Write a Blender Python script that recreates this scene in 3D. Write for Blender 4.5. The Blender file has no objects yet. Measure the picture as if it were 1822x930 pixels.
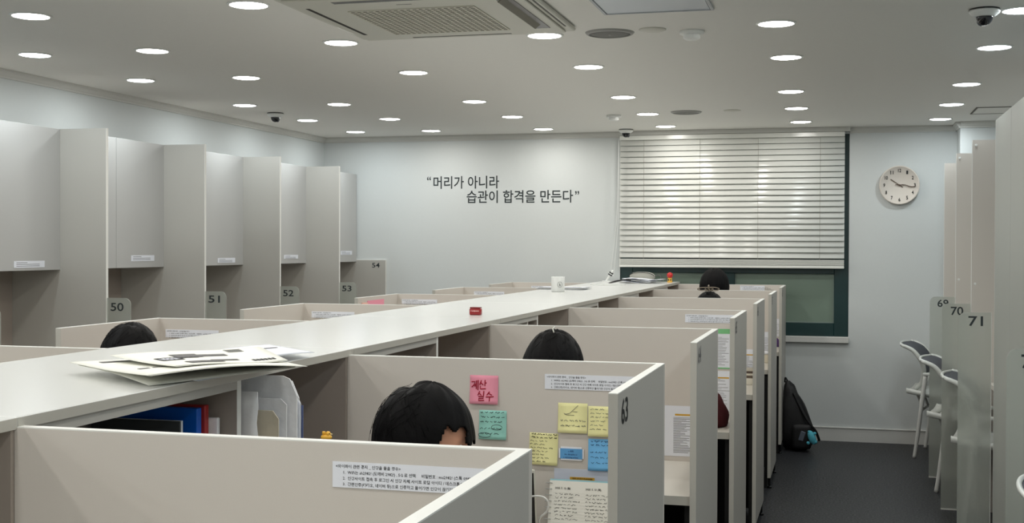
import bpy, bmesh, math, random
from mathutils import Vector, Matrix, noise
R = random.Random(7)
S = bpy.context.scene
C = S.collection
pi = math.pi

# ------------------------------------------------------------------ camera
F, YAW, PITCH, ROLL, ZC = 2218.08, 0.25919, 0.011409, 0.0037116, 1.4758
fw = Vector((-math.sin(YAW)*math.cos(PITCH), math.cos(YAW)*math.cos(PITCH), -math.sin(PITCH)))
rt = Vector((math.cos(YAW), math.sin(YAW), 0)); up = rt.cross(fw)
r2 = rt*math.cos(ROLL)+up*math.sin(ROLL); u2 = -rt*math.sin(ROLL)+up*math.cos(ROLL)
cd = bpy.data.cameras.new('camera'); cam = bpy.data.objects.new('camera', cd); C.objects.link(cam)
cam.matrix_world = Matrix(((r2.x, u2.x, -fw.x, 0), (r2.y, u2.y, -fw.y, 0), (r2.z, u2.z, -fw.z, ZC), (0, 0, 0, 1)))
cd.sensor_width = 36; cd.lens = F/1822*36; cd.clip_start = 0.05
S.camera = cam
# ------------------------------------------------------------------ world + exposure
w = bpy.data.worlds.new('night'); S.world = w; w.use_nodes = True
w.node_tree.nodes['Background'].inputs[0].default_value = (0.01, 0.012, 0.016, 1)
w.node_tree.nodes['Background'].inputs[1].default_value = 1.0
S.view_settings.view_transform = 'Standard'; S.view_settings.look = 'None'
S.view_settings.exposure = 0.0; S.view_settings.gamma = 1
LAMP_W = 2.65          # watts of every downlight
LAMP_GLOW = 22.0       # glow of its diffuser
COOL = (0.89, 0.968, 1.0); NEUTRAL = (1.0, 0.975, 0.925)

# ------------------------------------------------------------------ helpers
def lin(c):
    return tuple(((x/12.92) if x <= .04045 else ((x+.055)/1.055)**2.4) for x in [v/255 for v in c])
MATS = {}
def mat(name, rgb, rough=.5, spec=.5, grain=0, gscale=900, metal=0, bump=0, bscale=200, emit=0, trans=0, coat=0):
    if name in MATS: return MATS[name]
    m = bpy.data.materials.new(name); m.use_nodes = True; nt = m.node_tree; b = nt.nodes['Principled BSDF']
    c = (*lin(rgb), 1)
    b.inputs['Base Color'].default_value = c
    b.inputs['Roughness'].default_value = rough; b.inputs['Metallic'].default_value = metal
    b.inputs['Specular IOR Level'].default_value = spec
    b.inputs['Transmission Weight'].default_value = trans
    b.inputs['Coat Weight'].default_value = coat
    if emit:
        b.inputs['Emission Color'].default_value = c; b.inputs['Emission Strength'].default_value = emit
    if grain or bump:
        tc = nt.nodes.new('ShaderNodeTexCoord')
    if grain:
        n = nt.nodes.new('ShaderNodeTexNoise'); n.inputs['Scale'].default_value = gscale; n.inputs['Detail'].default_value = 3
        mx = nt.nodes.new('ShaderNodeMix'); mx.data_type = 'RGBA'
        mx.inputs[6].default_value = tuple(v*(1-grain) for v in c[:3])+(1,)
        mx.inputs[7].default_value = tuple(min(1, v*(1+grain)) for v in c[:3])+(1,)
        nt.links.new(tc.outputs['Object'], n.inputs['Vector']); nt.links.new(n.outputs['Fac'], mx.inputs[0])
        nt.links.new(mx.outputs[2], b.inputs['Base Color'])
    if bump:
        n2 = nt.nodes.new('ShaderNodeTexNoise'); n2.inputs['Scale'].default_value = bscale; n2.inputs['Detail'].default_value = 4
        bp = nt.nodes.new('ShaderNodeBump'); bp.inputs['Strength'].default_value = bump; bp.inputs['Distance'].default_value = .002
        nt.links.new(tc.outputs['Object'], n2.inputs['Vector']); nt.links.new(n2.outputs['Fac'], bp.inputs['Height'])
        nt.links.new(bp.outputs['Normal'], b.inputs['Normal'])
    MATS[name] = m; return m

WALL = mat('wall_paint', (204, 208, 207), .6, .3, .015, 60, bump=.12, bscale=350)
CEIL = mat('ceiling_paint', (232, 231, 226), .7, .3, .02, 40, bump=.1, bscale=300)
CROWN = mat('crown_paint', (200, 200, 195), .5, .3)
TRIMW = mat('white_trim_paint', (206, 206, 202), .45, .4)
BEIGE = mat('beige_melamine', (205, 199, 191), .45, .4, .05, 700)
BEIGE2 = mat('beige_melamine_shaded', (162, 152, 143), .5, .35, .05, 700)  # beige darkened to put the shade inside shelves and niches into the colour
BAND = mat('light_edge_band', (226, 226, 221), .4, .4)
GREYB = mat('grey_edge_band', (186, 183, 174), .4, .4)
GREY = mat('grey_melamine', (178, 176, 170), .42, .4, .04, 700)
DOORM = mat('cabinet_door_melamine', (180, 180, 178), .45, .35, .03, 700)
AISLE = mat('aisle_grey_melamine', (178, 174, 167), .45, .35, .05, 700)
LOCK = mat('pale_grey_laminate', (168, 171, 165), .4, .4, .02, 500)
TOPW = mat('white_laminate', (226, 227, 224), .2, .5, .01, 400)
DESK = mat('desk_laminate', (214, 210, 200), .35, .4, .02, 500)
DARK = mat('black_board', (24, 24, 24), .6, .3)
INK = mat('black_ink', (26, 28, 29), .6, .2)
LETTER = mat('charcoal_lettering', (52, 58, 60), .5, .2)
PAPER = mat('white_paper', (228, 231, 238), .7, .2, .01, 80)
CREAM = mat('cream_newsprint', (238, 238, 229), .7, .2, .02, 60)
PRINTG = mat('grey_print', (104, 103, 102), .7, .2, .3, 90)
PRINTD = mat('dark_print', (50, 50, 52), .7, .2)
GOLD = mat('gold_strip_print', (206, 160, 60), .6, .2)
PINK = mat('pink_note_paper', (242, 158, 178), .7, .2)
REDINK = mat('red_ink', (158, 22, 46), .6, .2)
TEAL = mat('teal_note_paper', (158, 216, 204), .7, .2)
YELL = mat('yellow_note_paper', (244, 240, 178), .7, .2)
BLUEN = mat('blue_note_paper', (124, 194, 244), .7, .2)
PLAST = mat('white_plastic', (226, 228, 225), .3, .5)
PLASTG = mat('warm_white_plastic', (196, 195, 184), .4, .4)
BLACKP = mat('black_plastic', (14, 14, 16), .25, .5)
SLOT = mat('dark_slot', (40, 38, 34), .6, .2)
FRAME = mat('dark_green_frame', (14, 50, 50), .35, .5)
GLASSF = mat('frosted_window_film', (120, 138, 124), .32, .5, .04, 500)
BLIND = mat('blind_slat_ivory', (226, 227, 221), .22, .6)
CHAIRM = mat('chair_dark_mesh', (74, 77, 84), .6, .3, .2, 900)
CHAIRW = mat('chair_white_plastic', (205, 208, 203), .3, .5)
TUBE = mat('chair_leg_paint', (205, 206, 202), .3, .5)
HAIR = mat('black_hair', (9, 8, 9), .6, .12, .3, 500, bump=.5, bscale=420)
SKIN = mat('skin', (206, 150, 122), .5, .4, .04, 60)
SPEAK = mat('speaker_grille_grey', (112, 112, 109), .6, .3, .2, 1200)
CREVICE = mat('joint_grey', (120, 120, 115), .8, .1)  # plain mid grey for the panel seam and hatch frame

def frosted():
    m = bpy.data.materials.new('frosted_acrylic'); m.use_nodes = True; nt = m.node_tree
    b = nt.nodes['Principled BSDF']; out = nt.nodes['Material Output']
    b.inputs['Base Color'].default_value = (.88, .90, .87, 1); b.inputs['Roughness'].default_value = .38
    b.inputs['Transmission Weight'].default_value = 1; b.inputs['IOR'].default_value = 1.12
    d = nt.nodes.new('ShaderNodeBsdfPrincipled'); d.inputs['Base Color'].default_value = (*lin((190, 194, 186)), 1); d.inputs['Roughness'].default_value = .35
    mx = nt.nodes.new('ShaderNodeMixShader'); mx.inputs[0].default_value = .36
    nt.links.new(b.outputs[0], mx.inputs[1]); nt.links.new(d.outputs[0], mx.inputs[2]); nt.links.new(mx.outputs[0], out.inputs[0])
    return m
FROST = frosted()
CLEARP = mat('clear_plastic_sleeve', (250, 250, 252), .3, .5, .12, 30, bump=.8, bscale=30)

def floor_mat():
    m = bpy.data.materials.new('charcoal_speckled_vinyl'); m.use_nodes = True; nt = m.node_tree; b = nt.nodes['Principled BSDF']
    tc = nt.nodes.new('ShaderNodeTexCoord')
    n = nt.nodes.new('ShaderNodeTexNoise'); n.inputs['Scale'].default_value = 85; n.inputs['Detail'].default_value = 6; n.inputs['Roughness'].default_value = .75
    cr = nt.nodes.new('ShaderNodeValToRGB')
    e = cr.color_ramp.elements; e[0].position = .47; e[0].color = (*lin((17, 18, 20)), 1); e[1].position = .72; e[1].color = (*lin((104, 106, 110)), 1)
    nt.links.new(tc.outputs['Object'], n.inputs['Vector']); nt.links.new(n.outputs['Fac'], cr.inputs[0]); nt.links.new(cr.outputs[0], b.inputs['Base Color'])
    b.inputs['Roughness'].default_value = .42; b.inputs['Specular IOR Level'].default_value = .2
    n2 = nt.nodes.new('ShaderNodeTexNoise'); n2.inputs['Scale'].default_value = 60
    bp = nt.nodes.new('ShaderNodeBump'); bp.inputs['Strength'].default_value = .25; bp.inputs['Distance'].default_value = .002
    nt.links.new(tc.outputs['Object'], n2.inputs['Vector']); nt.links.new(n2.outputs['Fac'], bp.inputs['Height']); nt.links.new(bp.outputs[0], b.inputs['Normal'])
    return m
FLOORM = floor_mat()

def link(name, me, m=None, parent=None, smooth=False):
    o = bpy.data.objects.new(name, me); C.objects.link(o)
    if m is not None and not me.materials: me.materials.append(m)
    if smooth:
        for p in me.polygons: p.use_smooth = True
    if parent is not None: o.parent = parent
    return o
def fin(bm, name, m, parent=None, smooth=False, loc=None, origin=None):
    me = bpy.data.meshes.new(name)
    if origin is not None: bmesh.ops.translate(bm, vec=-Vector(origin), verts=bm.verts)
    bmesh.ops.recalc_face_normals(bm, faces=bm.faces)
    bm.to_mesh(me); bm.free()
    o = link(name, me, m, parent, smooth)
    if origin is not None: o.location = origin
    if loc is not None: o.location = loc
    return o
def bx(bm, x0, x1, y0, y1, z0, z1, bev=0, seg=1):
    r = bmesh.ops.create_cube(bm, size=1); vs = r['verts']
    for v in vs:
        v.co = Vector(((x0+x1)/2+v.co.x*(x1-x0), (y0+y1)/2+v.co.y*(y1-y0), (z0+z1)/2+v.co.z*(z1-z0)))
    if bev:
        es = list({e for v in vs for e in v.link_edges})
        bmesh.ops.bevel(bm, geom=es, offset=bev, segments=seg, affect='EDGES', profile=.6)
    return vs
def box(name, m, x0, x1, y0, y1, z0, z1, parent=None, bev=0, seg=1):
    """box given in the coordinates of its parent's frame"""
    bm = bmesh.new(); bx(bm, min(x0, x1), max(x0, x1), min(y0, y1), max(y0, y1), min(z0, z1), max(z0, z1), bev, seg)
    return fin(bm, name, m, parent)
def lathe(bm, prof, n=32, c=(0, 0, 0)):
    rings = []
    for r, z in prof:
        if r < 1e-6: rings.append([bm.verts.new((c[0], c[1], c[2]+z))])
        else: rings.append([bm.verts.new((c[0]+r*math.cos(2*pi*k/n), c[1]+r*math.sin(2*pi*k/n), c[2]+z)) for k in range(n)])
    for a, b in zip(rings, rings[1:]):
        for k in range(n):
            q = [a[k % len(a)], a[(k+1) % n % len(a)], b[(k+1) % n % len(b)], b[k % len(b)]]
            u = []
            for v in q:
                if v not in u: u.append(v)
            if len(u) > 2: bm.faces.new(u)
def tube(bm, pts, r, n=8, closed=False):
    pts = [Vector(p) for p in pts]; rs = r if isinstance(r, (list, tuple)) else [r]*len(pts)
    rings = []; N = len(pts)
    for i, p in enumerate(pts):
        t = (pts[(i+1) % N]-pts[i-1]) if closed else (pts[min(i+1, N-1)]-pts[max(i-1, 0)])
        t.normalize(); a = Vector((0, 0, 1)) if abs(t.z) < .9 else Vector((0, 1, 0))
        s = t.cross(a).normalized(); q = s.cross(t)
        rings.append([bm.verts.new(p+(s*math.cos(2*pi*k/n)+q*math.sin(2*pi*k/n))*rs[i]) for k in range(n)])
    L = list(zip(rings, rings[1:]))+([(rings[-1], rings[0])] if closed else [])
    for a, b in L:
        for k in range(n): bm.faces.new((a[k], a[(k+1) % n], b[(k+1) % n], b[k]))
    if not closed: bm.faces.new(rings[0][::-1]); bm.faces.new(rings[-1])
def spline(pts, n=6):
    P = [Vector(p) for p in pts]; out = []
    for i in range(len(P)-1):
        p0 = P[max(i-1, 0)]; p1 = P[i]; p2 = P[i+1]; p3 = P[min(i+2, len(P)-1)]
        for k in range(n):
            t = k/n
            out.append(.5*((2*p1)+(-p0+p2)*t+(2*p0-5*p1+4*p2-p3)*t*t+(-p0+3*p1-3*p2+p3)*t**3))
    out.append(P[-1]); return out
def thing(name, label, cat, loc=(0, 0, 0), rz=0, group=None):
    o = bpy.data.objects.new(name, None); C.objects.link(o); o.location = loc; o.rotation_euler = (0, 0, rz); o.empty_display_size = .05
    o['label'] = label; o['category'] = cat
    if group: o['group'] = group
    return o
def tag(o, label, cat, group=None):
    o['label'] = label; o['category'] = cat
    if group: o['group'] = group
    return o
def struct(o): o['kind'] = 'structure'; return o
def copytree(o, parent=None):
    c = o.copy(); C.objects.link(c); c.parent = parent
    for ch in list(o.children): copytree(ch, c)
    return c
TEXTS = {}
def text_mesh(s, size, bold=0.0, width=1.0, spacing=1.0, align='LEFT', ext=.0006, lsp=1.0, res=3):
    key = (s, size, bold, width, spacing, align, lsp)
    if key in TEXTS: return TEXTS[key]
    c = bpy.data.curves.new('t', 'FONT'); c.body = s; c.size = size; c.offset = bold*size; c.extrude = ext
    c.space_character = spacing; c.align_x = align; c.space_line = lsp; c.resolution_u = res
    o = bpy.data.objects.new('t', c); C.objects.link(o)
    dg = bpy.context.evaluated_depsgraph_get(); dg.update()
    me = bpy.data.meshes.new_from_object(o.evaluated_get(dg)); me.name = 'lettering'
    bpy.data.objects.remove(o)
    me.materials.clear(); me.transform(Matrix.Diagonal((width, 1, 1, 1)))
    TEXTS[key] = me; return me
# plane frames: local x,y of a text to the world
FACE_NY = Matrix(((1, 0, 0), (0, 0, -1), (0, 1, 0))).to_4x4()      # reads when seen from -y
FACE_PX = Matrix(((0, 0, 1), (1, 0, 0), (0, 1, 0))).to_4x4()       # reads when seen from +x
def text(name, s, size, m, pos, face, parent=None, **k):
    me = text_mesh(s, size, **k)
    if me.materials and me.materials[0] is not m: me = me.copy(); me.materials.clear()
    if not me.materials: me.materials.append(m)
    o = bpy.data.objects.new(name, me); C.objects.link(o)
    o.matrix_local = Matrix.Translation(pos) @ face
    if parent: o.parent = parent
    return o

# ------------------------------------------------------------------ room shell
XL, XR, YB, YF, H = -4.277, 1.28, 9.87, -2.2, 2.4
struct(box('floor', FLOORM, XL-.15, XR+.15, YF-.15, YB+.15, -.08, 0))
struct(box('ceiling', CEIL, XL-.15, XR+.15, YF-.15, YB+.15, H, H+.08))
struct(box('wall_left', WALL, XL-.12, XL, YF, YB, 0, H))
struct(box('wall_right', WALL, XR, XR+.12, YF, YB, 0, H))
struct(box('wall_front', WALL, XL, XR, YF-.12, YF, 0, H))
WX0, WX1, WZ0, WZ1 = -1.722, .046, .80, 2.352
bm = bmesh.new()
bx(bm, XL-.12, WX0, YB, YB+.12, 0, H); bx(bm, WX1, XR+.12, YB, YB+.12, 0, H)
bx(bm, WX0, WX1, YB, YB+.12, 0, WZ0); bx(bm, WX0, WX1, YB, YB+.12, WZ1, H)
struct(fin(bm, 'wall_back', WALL))
struct(box('wall_pillar', WALL, .822, XR, 9.60, YB, 0, H))
# crown moulding: stepped profile
def crown(name, a, b, nx, ny):
    bm = bmesh.new(); prof = [(0, H), (.034, H), (.034, H-.012), (.026, H-.018), (.018, H-.03), (.012, H-.036), (.012, H-.045), (0, H-.045)]
    r = [[bm.verts.new((p[0]+nx*d, p[1]+ny*d, z)) for d, z in prof] for p in (a, b)]
    n = len(prof)
    for k in range(n): bm.faces.new((r[0][k], r[0][(k+1) % n], r[1][(k+1) % n], r[1][k]))
    bm.faces.new(r[0]); bm.faces.new(r[1][::-1])
    return struct(fin(bm, name, CROWN))
crown('trim_1', (XL, YF), (XL, YB), 1, 0); crown('trim_2', (XL, YB), (-1.722, YB), 0, -1); crown('trim_3', (.052, YB), (.822, YB), 0, -1)
crown('trim_4', (.822, 9.60), (XR, 9.60), 0, -1); crown('trim_5', (.822, YB), (.822, 9.60), -1, 0)
bm = bmesh.new(); bx(bm, -.44, .822, YB-.012, YB, 0, .098); bx(bm, -.44, .822, YB-.018, YB, .098, .11, .003)
struct(fin(bm, 'baseboard_back', TRIMW))

# ---- window
win = bpy.data.objects.new('window_1', None); C.objects.link(win); win['kind'] = 'structure'; win.location = ((WX0+WX1)/2, YB, WZ0)
def wl(x0, x1, y0, y1, z0, z1, name, m, bev=.003):
    o = box(name, m, x0-win.location.x, x1-win.location.x, y0-YB, y1-YB, z0-WZ0, z1-WZ0, win, bev); return o
yf0, yf1 = YB+.012, YB+.075
wl(WX0, WX0+.10, yf0, yf1, WZ0, WZ1, 'frame_side', FRAME); wl(-.062, WX1, yf0, yf1, WZ0, WZ1, 'frame_side', FRAME)
wl(WX0+.10, -.062, yf0, yf1, WZ0, .902, 'frame_rail', FRAME); wl(WX0+.10, -.062, yf0, yf1, 1.28, 1.40, 'frame_rail', FRAME)
wl(WX0+.10, -.062, yf0, yf1, WZ1-.07, WZ1, 'frame_rail', FRAME); wl(-.905, -.815, yf0, yf1, .902, 1.28, 'mullion', FRAME)
wl(-.905, -.815, yf0, yf1, 1.40, WZ1-.07, 'mullion', FRAME)
for a, b in ((WX0+.10, -.905), (-.815, -.062)):
    for c, d in ((.902, 1.28), (1.40, WZ1-.07)): wl(a, b, yf0+.03, yf0+.036, c, d, 'pane', GLASSF, 0)
    # small raised bead round the lower pane
    bm = bmesh.new()
    for q in ((a, b, .902, .910), (a, b, 1.272, 1.28), (a, a+.008, .910, 1.272), (b-.008, b, .910, 1.272)):
        bx(bm, q[0]-win.location.x, q[1]-win.location.x, .04, .046, q[2]-WZ0, q[3]-WZ0)
    fin(bm, 'glazing_bead', mat('glazing_bead_grey', (132, 146, 138), .5, .3), win)
wl(WX0-.02, WX1+.004, YB-.035, YB+.012, .752, .80, 'window_sill', TRIMW, .004)
# ---- ceiling box over the blind and the blind itself
struct(box('trim_6', CROWN, -1.722, .052, YB-.07, YB-.001, 2.366, H, bev=.002))
bl = thing('window_blind', 'ivory horizontal slat blind lowered over the upper part of the back wall window', 'blind', (-.85, YB-.045, 2.34))
bx0, bx1 = -.868, .862   # local
box('head_rail', BLIND, bx0, bx1, -.022, .022, -.012, .024, bl, .003)
def slat_mesh():
    bm = bmesh.new(); n = 8; w = .0438; th = .0022; rows = []
    for k in range(n+1):
        t = k/n-.5; y = -.0012*(1-4*t*t); z = -t*w
        rows.append([(y, z), (y+th, z)])
    a = math.radians(-17)
    V = []
    for x in (bx0, bx1):
        for side in (0, 1):
            V.append([bm.verts.new((x, r[side][0]*math.cos(a)-r[side][1]*math.sin(a), r[side][0]*math.sin(a)+r[side][1]*math.cos(a))) for r in rows])
    f0, f1, g0, g1 = V
    for k in range(n):
        bm.faces.new((f0[k], f0[k+1], g0[k+1], g0[k])); bm.faces.new((f1[k], g1[k], g1[k+1], f1[k+1]))
    bm.faces.new((f0[0], g0[0], g1[0], f1[0])); bm.faces.new((f0[n], f1[n], g1[n], g0[n]))
    bm.faces.new(f0+f1[::-1]); bm.faces.new(g1+g0[::-1])
    return bm
first = fin(slat_mesh(), 'slat', BLIND, bl, smooth=False)
for p in first.data.polygons: p.use_smooth = len(p.vertices) == 4
first.location.z = -.034
pitch_s = .0443
for k in range(1, 21):
    o = first.copy(); C.objects.link(o); o.parent = bl; o.location.z = -.034-pitch_s*k; o.rotation_euler.x = math.radians(R.uniform(-.7, .7))
for k in range(6):
    box('stacked_slat', BLIND, bx0, bx1, -.024, .024, -.952-.0075*k-.005, -.952-.0075*k, bl, .0015)
box('bottom_rail', BLIND, bx0, bx1, -.026, .026, -1.018, -.998, bl, .005, 2)
for x in (-.675, -.235, .215, .68):
    bm = bmesh.new(); tube(bm, [(x, -.012, .0), (x, -.013, -1.0)], .0012, 5)
    fin(bm, 'ladder_cord', mat('cord_grey', (150, 148, 138), .8), bl)
bm = bmesh.new(); tube(bm, spline([(-.872, -.035, 0), (-.885, -.037, -.6), (-.93, -.04, -1.05), (-.915, -.04, -1.08)]), .0018, 5)
tube(bm, spline([(-.872, -.035, 0), (-.873, -.037, -.6), (-.905, -.04, -1.04), (-.915, -.04, -1.08)]), .0018, 5)
fin(bm, 'pull_cord', PLAST, bl)

# ---- wall quotation (vinyl lettering)
q = thing('wall_lettering', 'dark grey Korean quotation lettered on the white back wall beside the window', 'lettering', (-3.35, YB-.001, 1.85))
W1 = '머리가 아니라'; W2 = '습관이 합격을 만든다'
def fit_text(name, s, m, x0, x1, z0, z1, y, bold=.0, parent=None, face=FACE_NY):
    me = text_mesh(s, 1.0, bold=bold, ext=.0)
    me = me.copy(); xs = [v.co.x for v in me.vertices]; ys = [v.co.y for v in me.vertices]
    sx = (x1-x0)/(max(xs)-min(xs)); sy = (z1-z0)/(max(ys)-min(ys))
    for v in me.vertices: v.co = Vector(((v.co.x-min(xs))*sx, (v.co.y-min(ys))*sy, 0))
    me.materials.clear(); me.materials.append(m)
    o = bpy.data.objects.new(name, me); C.objects.link(o)
    o.matrix_local = Matrix.Translation((x0, y, z0)) @ face
    if parent: o.parent = parent
    return o
ox, oz = q.location.x, q.location.z
fit_text('lettering_line', W1, LETTER, -3.296-ox, -2.729-ox, 1.958-oz, 2.063-oz, 0, .012, q)
fit_text('lettering_line', W2, LETTER, -3.006-ox, -2.108-ox, 1.838-oz, 1.943-oz, 0, .012, q)
fit_text('quotation_mark', '“', LETTER, -3.352-ox, -3.318-ox, 2.030-oz, 2.062-oz, 0, .01, q)
fit_text('quotation_mark', '”', LETTER, -2.092-ox, -2.058-ox, 1.900-oz, 1.932-oz, 0, .01, q)

# ---- clock
ck = thing('wall_clock', 'round cream wall clock with dark numerals on the white wall right of the window', 'clock', (.411, YB, 1.955))
CF = mat('clock_cream', (214, 206, 196), .55, .3); CH = mat('clock_bronze', (84, 66, 52), .5, .4)
bm = bmesh.new(); lathe(bm, [(0, .005), (.140, .005), (.146, .012), (.147, .03), (.143, .038), (.136, .034), (.134, .030), (0, .030)], 64)
bmesh.ops.rotate(bm, matrix=Matrix.Rotation(pi/2, 3, 'X'), verts=bm.verts); fin(bm, 'clock_face', CF, ck, True)
box('wall_hook', PLASTG, -.02, .02, -.006, 0, -.02, .02, ck)
for h in range(1, 13):
    a = pi/2-h*pi/6; s = str(h); cx, cz = .110*math.cos(a), .110*math.sin(a)
    wd = .013 if h < 10 else .022
    fit_text('numeral', s, INK, cx-wd/2, cx+wd/2, cz-.0135, cz+.0135, -.0315, .02, ck)
def hand(ang, L, wd, wav=0, y=-.034):
    bm = bmesh.new(); d = Vector((math.cos(ang), 0, math.sin(ang))); n = Vector((-d.z, 0, d.x))
    P = [d*(-.03)]+[d*(L*t)+n*wav*math.sin(t*2*pi) for t in (0, .15, .3, .45, .6, .75, .9, 1)]
    tube(bm, [p+Vector((0, y, 0)) for p in P], wd, 6); return fin(bm, 'clock_hand', CH, ck)
hand(math.radians(145), .078, .003); hand(math.radians(-4), .118, .0022, .006, -.037); hand(math.radians(-8), .112, .0013, .004, -.040)
bm = bmesh.new(); lathe(bm, [(0, .03), (.007, .03), (.007, .042), (0, .042)], 16); bmesh.ops.rotate(bm, matrix=Matrix.Rotation(pi/2, 3, 'X'), verts=bm.verts); fin(bm, 'clock_hub', CH, ck)

# ------------------------------------------------------------------ ceiling fixtures
def downlight(x, y, col, label):
    t = thing('downlight', label, 'ceiling light', (x, y, H), 0, 'round recessed ceiling downlights')
    return t
TRIM_ME = None
def build_light_proto():
    bm = bmesh.new(); lathe(bm, [(.072, -.001), (.082, 0), (.082, -.003), (.0745, -.006), (.0715, -.005), (.0715, -.001)], 36)
    a = bpy.data.meshes.new('trim_ring'); bm.to_mesh(a); bm.free(); a.materials.append(PLAST)
    for p in a.polygons: p.use_smooth = True
    res = []
    for nm, c in (('cool', COOL), ('neutral', NEUTRAL)):
        m = bpy.data.materials.new('lit_diffuser_'+nm); m.use_nodes = True; b = m.node_tree.nodes['Principled BSDF']
        b.inputs['Base Color'].default_value = (.9, .9, .9, 1); b.inputs['Emission Color'].default_value = (*c, 1); b.inputs['Emission Strength'].default_value = LAMP_GLOW
        bm = bmesh.new(); lathe(bm, [(.0715, -.002), (.0715, -.0045), (.06, -.007), (.03, -.009), (0, -.0095)], 24)
        d = bpy.data.meshes.new('diffuser'); bm.to_mesh(d); bm.free(); d.materials.append(m)
        for p in d.polygons: p.use_smooth = True
        L = bpy.data.lights.new('lamp_'+nm, 'AREA'); L.shape = 'DISK'; L.size = .14; L.energy = LAMP_W; L.color = c
        res.append((d, L))
    return a, res
RING, (LCOOL, LNEU) = build_light_proto()
COLS = [(-3.785, 'leftmost column', LCOOL, [9.36, 8.43, 7.44, 6.19, 5.25, 4.30, 3.34, 2.39, 1.14, .2, -.75, -1.7]),
        (-3.16, 'second column from the left', LNEU, [9.40, 8.47, 7.53, 6.23, 5.27, 4.357, 3.34, 2.39, 1.14, .2, -.75, -1.7]),
        (-2.23, 'third column from the left', LNEU, [9.46, 8.52, 7.58, 6.25, 5.262, 4.356, 3.34, 2.39, 1.14, .2, -.75, -1.7]),
        (-1.28, 'fourth column from the left', LNEU, [9.453, 8.555, 7.567, 6.26, 5.292, 3.34, 2.39, 1.14, .2, -.75, -1.7]),
        (-.30, 'fifth column from the left', LNEU, [9.33, 8.425, 7.514, 6.168, 5.235, 4.33, 3.34, 2.39, 1.14, .2, -.75, -1.7]),
        (.665, 'rightmost column', LCOOL, [9.347, 8.421, 7.409, 6.086, 5.167, 4.25, 3.34, 2.39, 1.14, .2, -.75, -1.7])]
ORD = ['first', 'second', 'third', 'fourth', 'fifth', 'sixth', 'seventh', 'eighth', 'ninth', 'tenth', 'eleventh', 'twelfth']
for x, d, (dm, L), ys in COLS:
    for i, y in enumerate(ys):
        xx = x + (.03 if (x == -.30 and y < 7) else 0) + (-.025 if x == -1.28 and y > 7 else .02 if x == -1.28 else 0) + (.03 if x == -2.23 and y < 7 else -.03 if x == -2.23 else 0)
        t = downlight(xx, y, None, '%s round downlight from the back wall in the %s' % (ORD[i], d))
        link('trim_ring', RING, None, t); link('diffuser', dm, None, t)
        lo = bpy.data.objects.new('lamp', L); C.objects.link(lo); lo.parent = t; lo.location = (0, 0, -.0115)

# air conditioner cassette
ac = thing('air_conditioner', 'square ceiling cassette air conditioner with a grid intake and open vane', 'air conditioner', (-1.56, 4.65, H))
bm = bmesh.new(); bx(bm, -.475, .475, -.475, .475, -.020, 0, .012, 3); bx(bm, -.44, .44, -.44, .44, -.030, -.020, .006, 2)
fin(bm, 'panel', PLASTG, ac)
bm = bmesh.new()
gx0, gx1, gy0, gy1 = -.262, .232, -.215, .300
for k in range(21):
    x = gx0+(gx1-gx0)*k/20; bx(bm, x-.0038, x+.0038, gy0, gy1, -.0335, -.030)
for k in range(20):
    y = gy0+(gy1-gy0)*k/19; bx(bm, gx0, gx1, y-.0048, y+.0048, -.0333, -.030)
g = fin(bm, 'intake_grille', mat('grille_ivory', (196, 193, 180), .5, .3), ac)
box('intake_shade', mat('grille_shade', (92, 87, 74), .7, .2), gx0, gx1, gy0, gy1, -.0315, -.0300, ac)  # flat dark plate, its colour stands in for shade behind the grille bars
def slot(x0, x1, y0, y1, name='air_slot', m=SLOT, z=-.0305): return box(name, m, x0, x1, y0, y1, z, z+.002, ac)
slot(-.402, -.386, -.30, .295); slot(-.22, .215, .395, .408)
box('air_opening', BLACKP, .345, .405, -.36, .30, -.0325, -.028, ac)
vm = bmesh.new(); bx(vm, -.003, .003, -.31, .25, -.018, .018, .0015)
vo = fin(vm, 'vane', mat('vane_grey', (120, 117, 106), .5, .3), ac); vo.location = (.374, -.03, -.036); vo.rotation_euler = (0, math.radians(52), 0)
slot(.455, .462, -.30, .34, 'panel_seam', CREVICE, z=-.0215)
slot(-.26, .23, -.395, -.36, 'air_slot', BLACKP)
slot(-.04, .02, -.300, -.294, 'maker_mark', PRINTG)

hp = thing('access_hatch', 'pale blue grey square access hatch in the ceiling near the air conditioner', 'hatch', (-.70, 4.64, H))
HB = mat('hatch_blue_grey', (192, 199, 208), .35, .5)
box('hatch_panel', HB, -.20, .20, -.205, .205, -.006, 0, hp)
bm = bmesh.new()
for a in ((-.215, .215, .203, .215), (-.215, .215, -.215, -.203), (-.215, -.203, -.203, .203), (.203, .215, -.203, .203)): bx(bm, *a, -.009, 0, .001)
fin(bm, 'hatch_frame', mat('hatch_frame_grey', (172, 176, 180), .4, .5), hp)
h2 = thing('access_hatch', 'white rectangular access hatch flush in the ceiling by the right pillar', 'hatch', (1.04, 8.85, H))
box('hatch_panel', CEIL, -.19, .19, -.19, .19, -.003, 0, h2)
bm = bmesh.new()
for a in ((-.203, .203, .195, .203), (-.203, .203, -.203, -.195), (-.203, -.195, -.195, .195), (.195, .203, -.195, .195)): bx(bm, *a, -.005, 0)
fin(bm, 'hatch_frame', CREVICE, h2)

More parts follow.
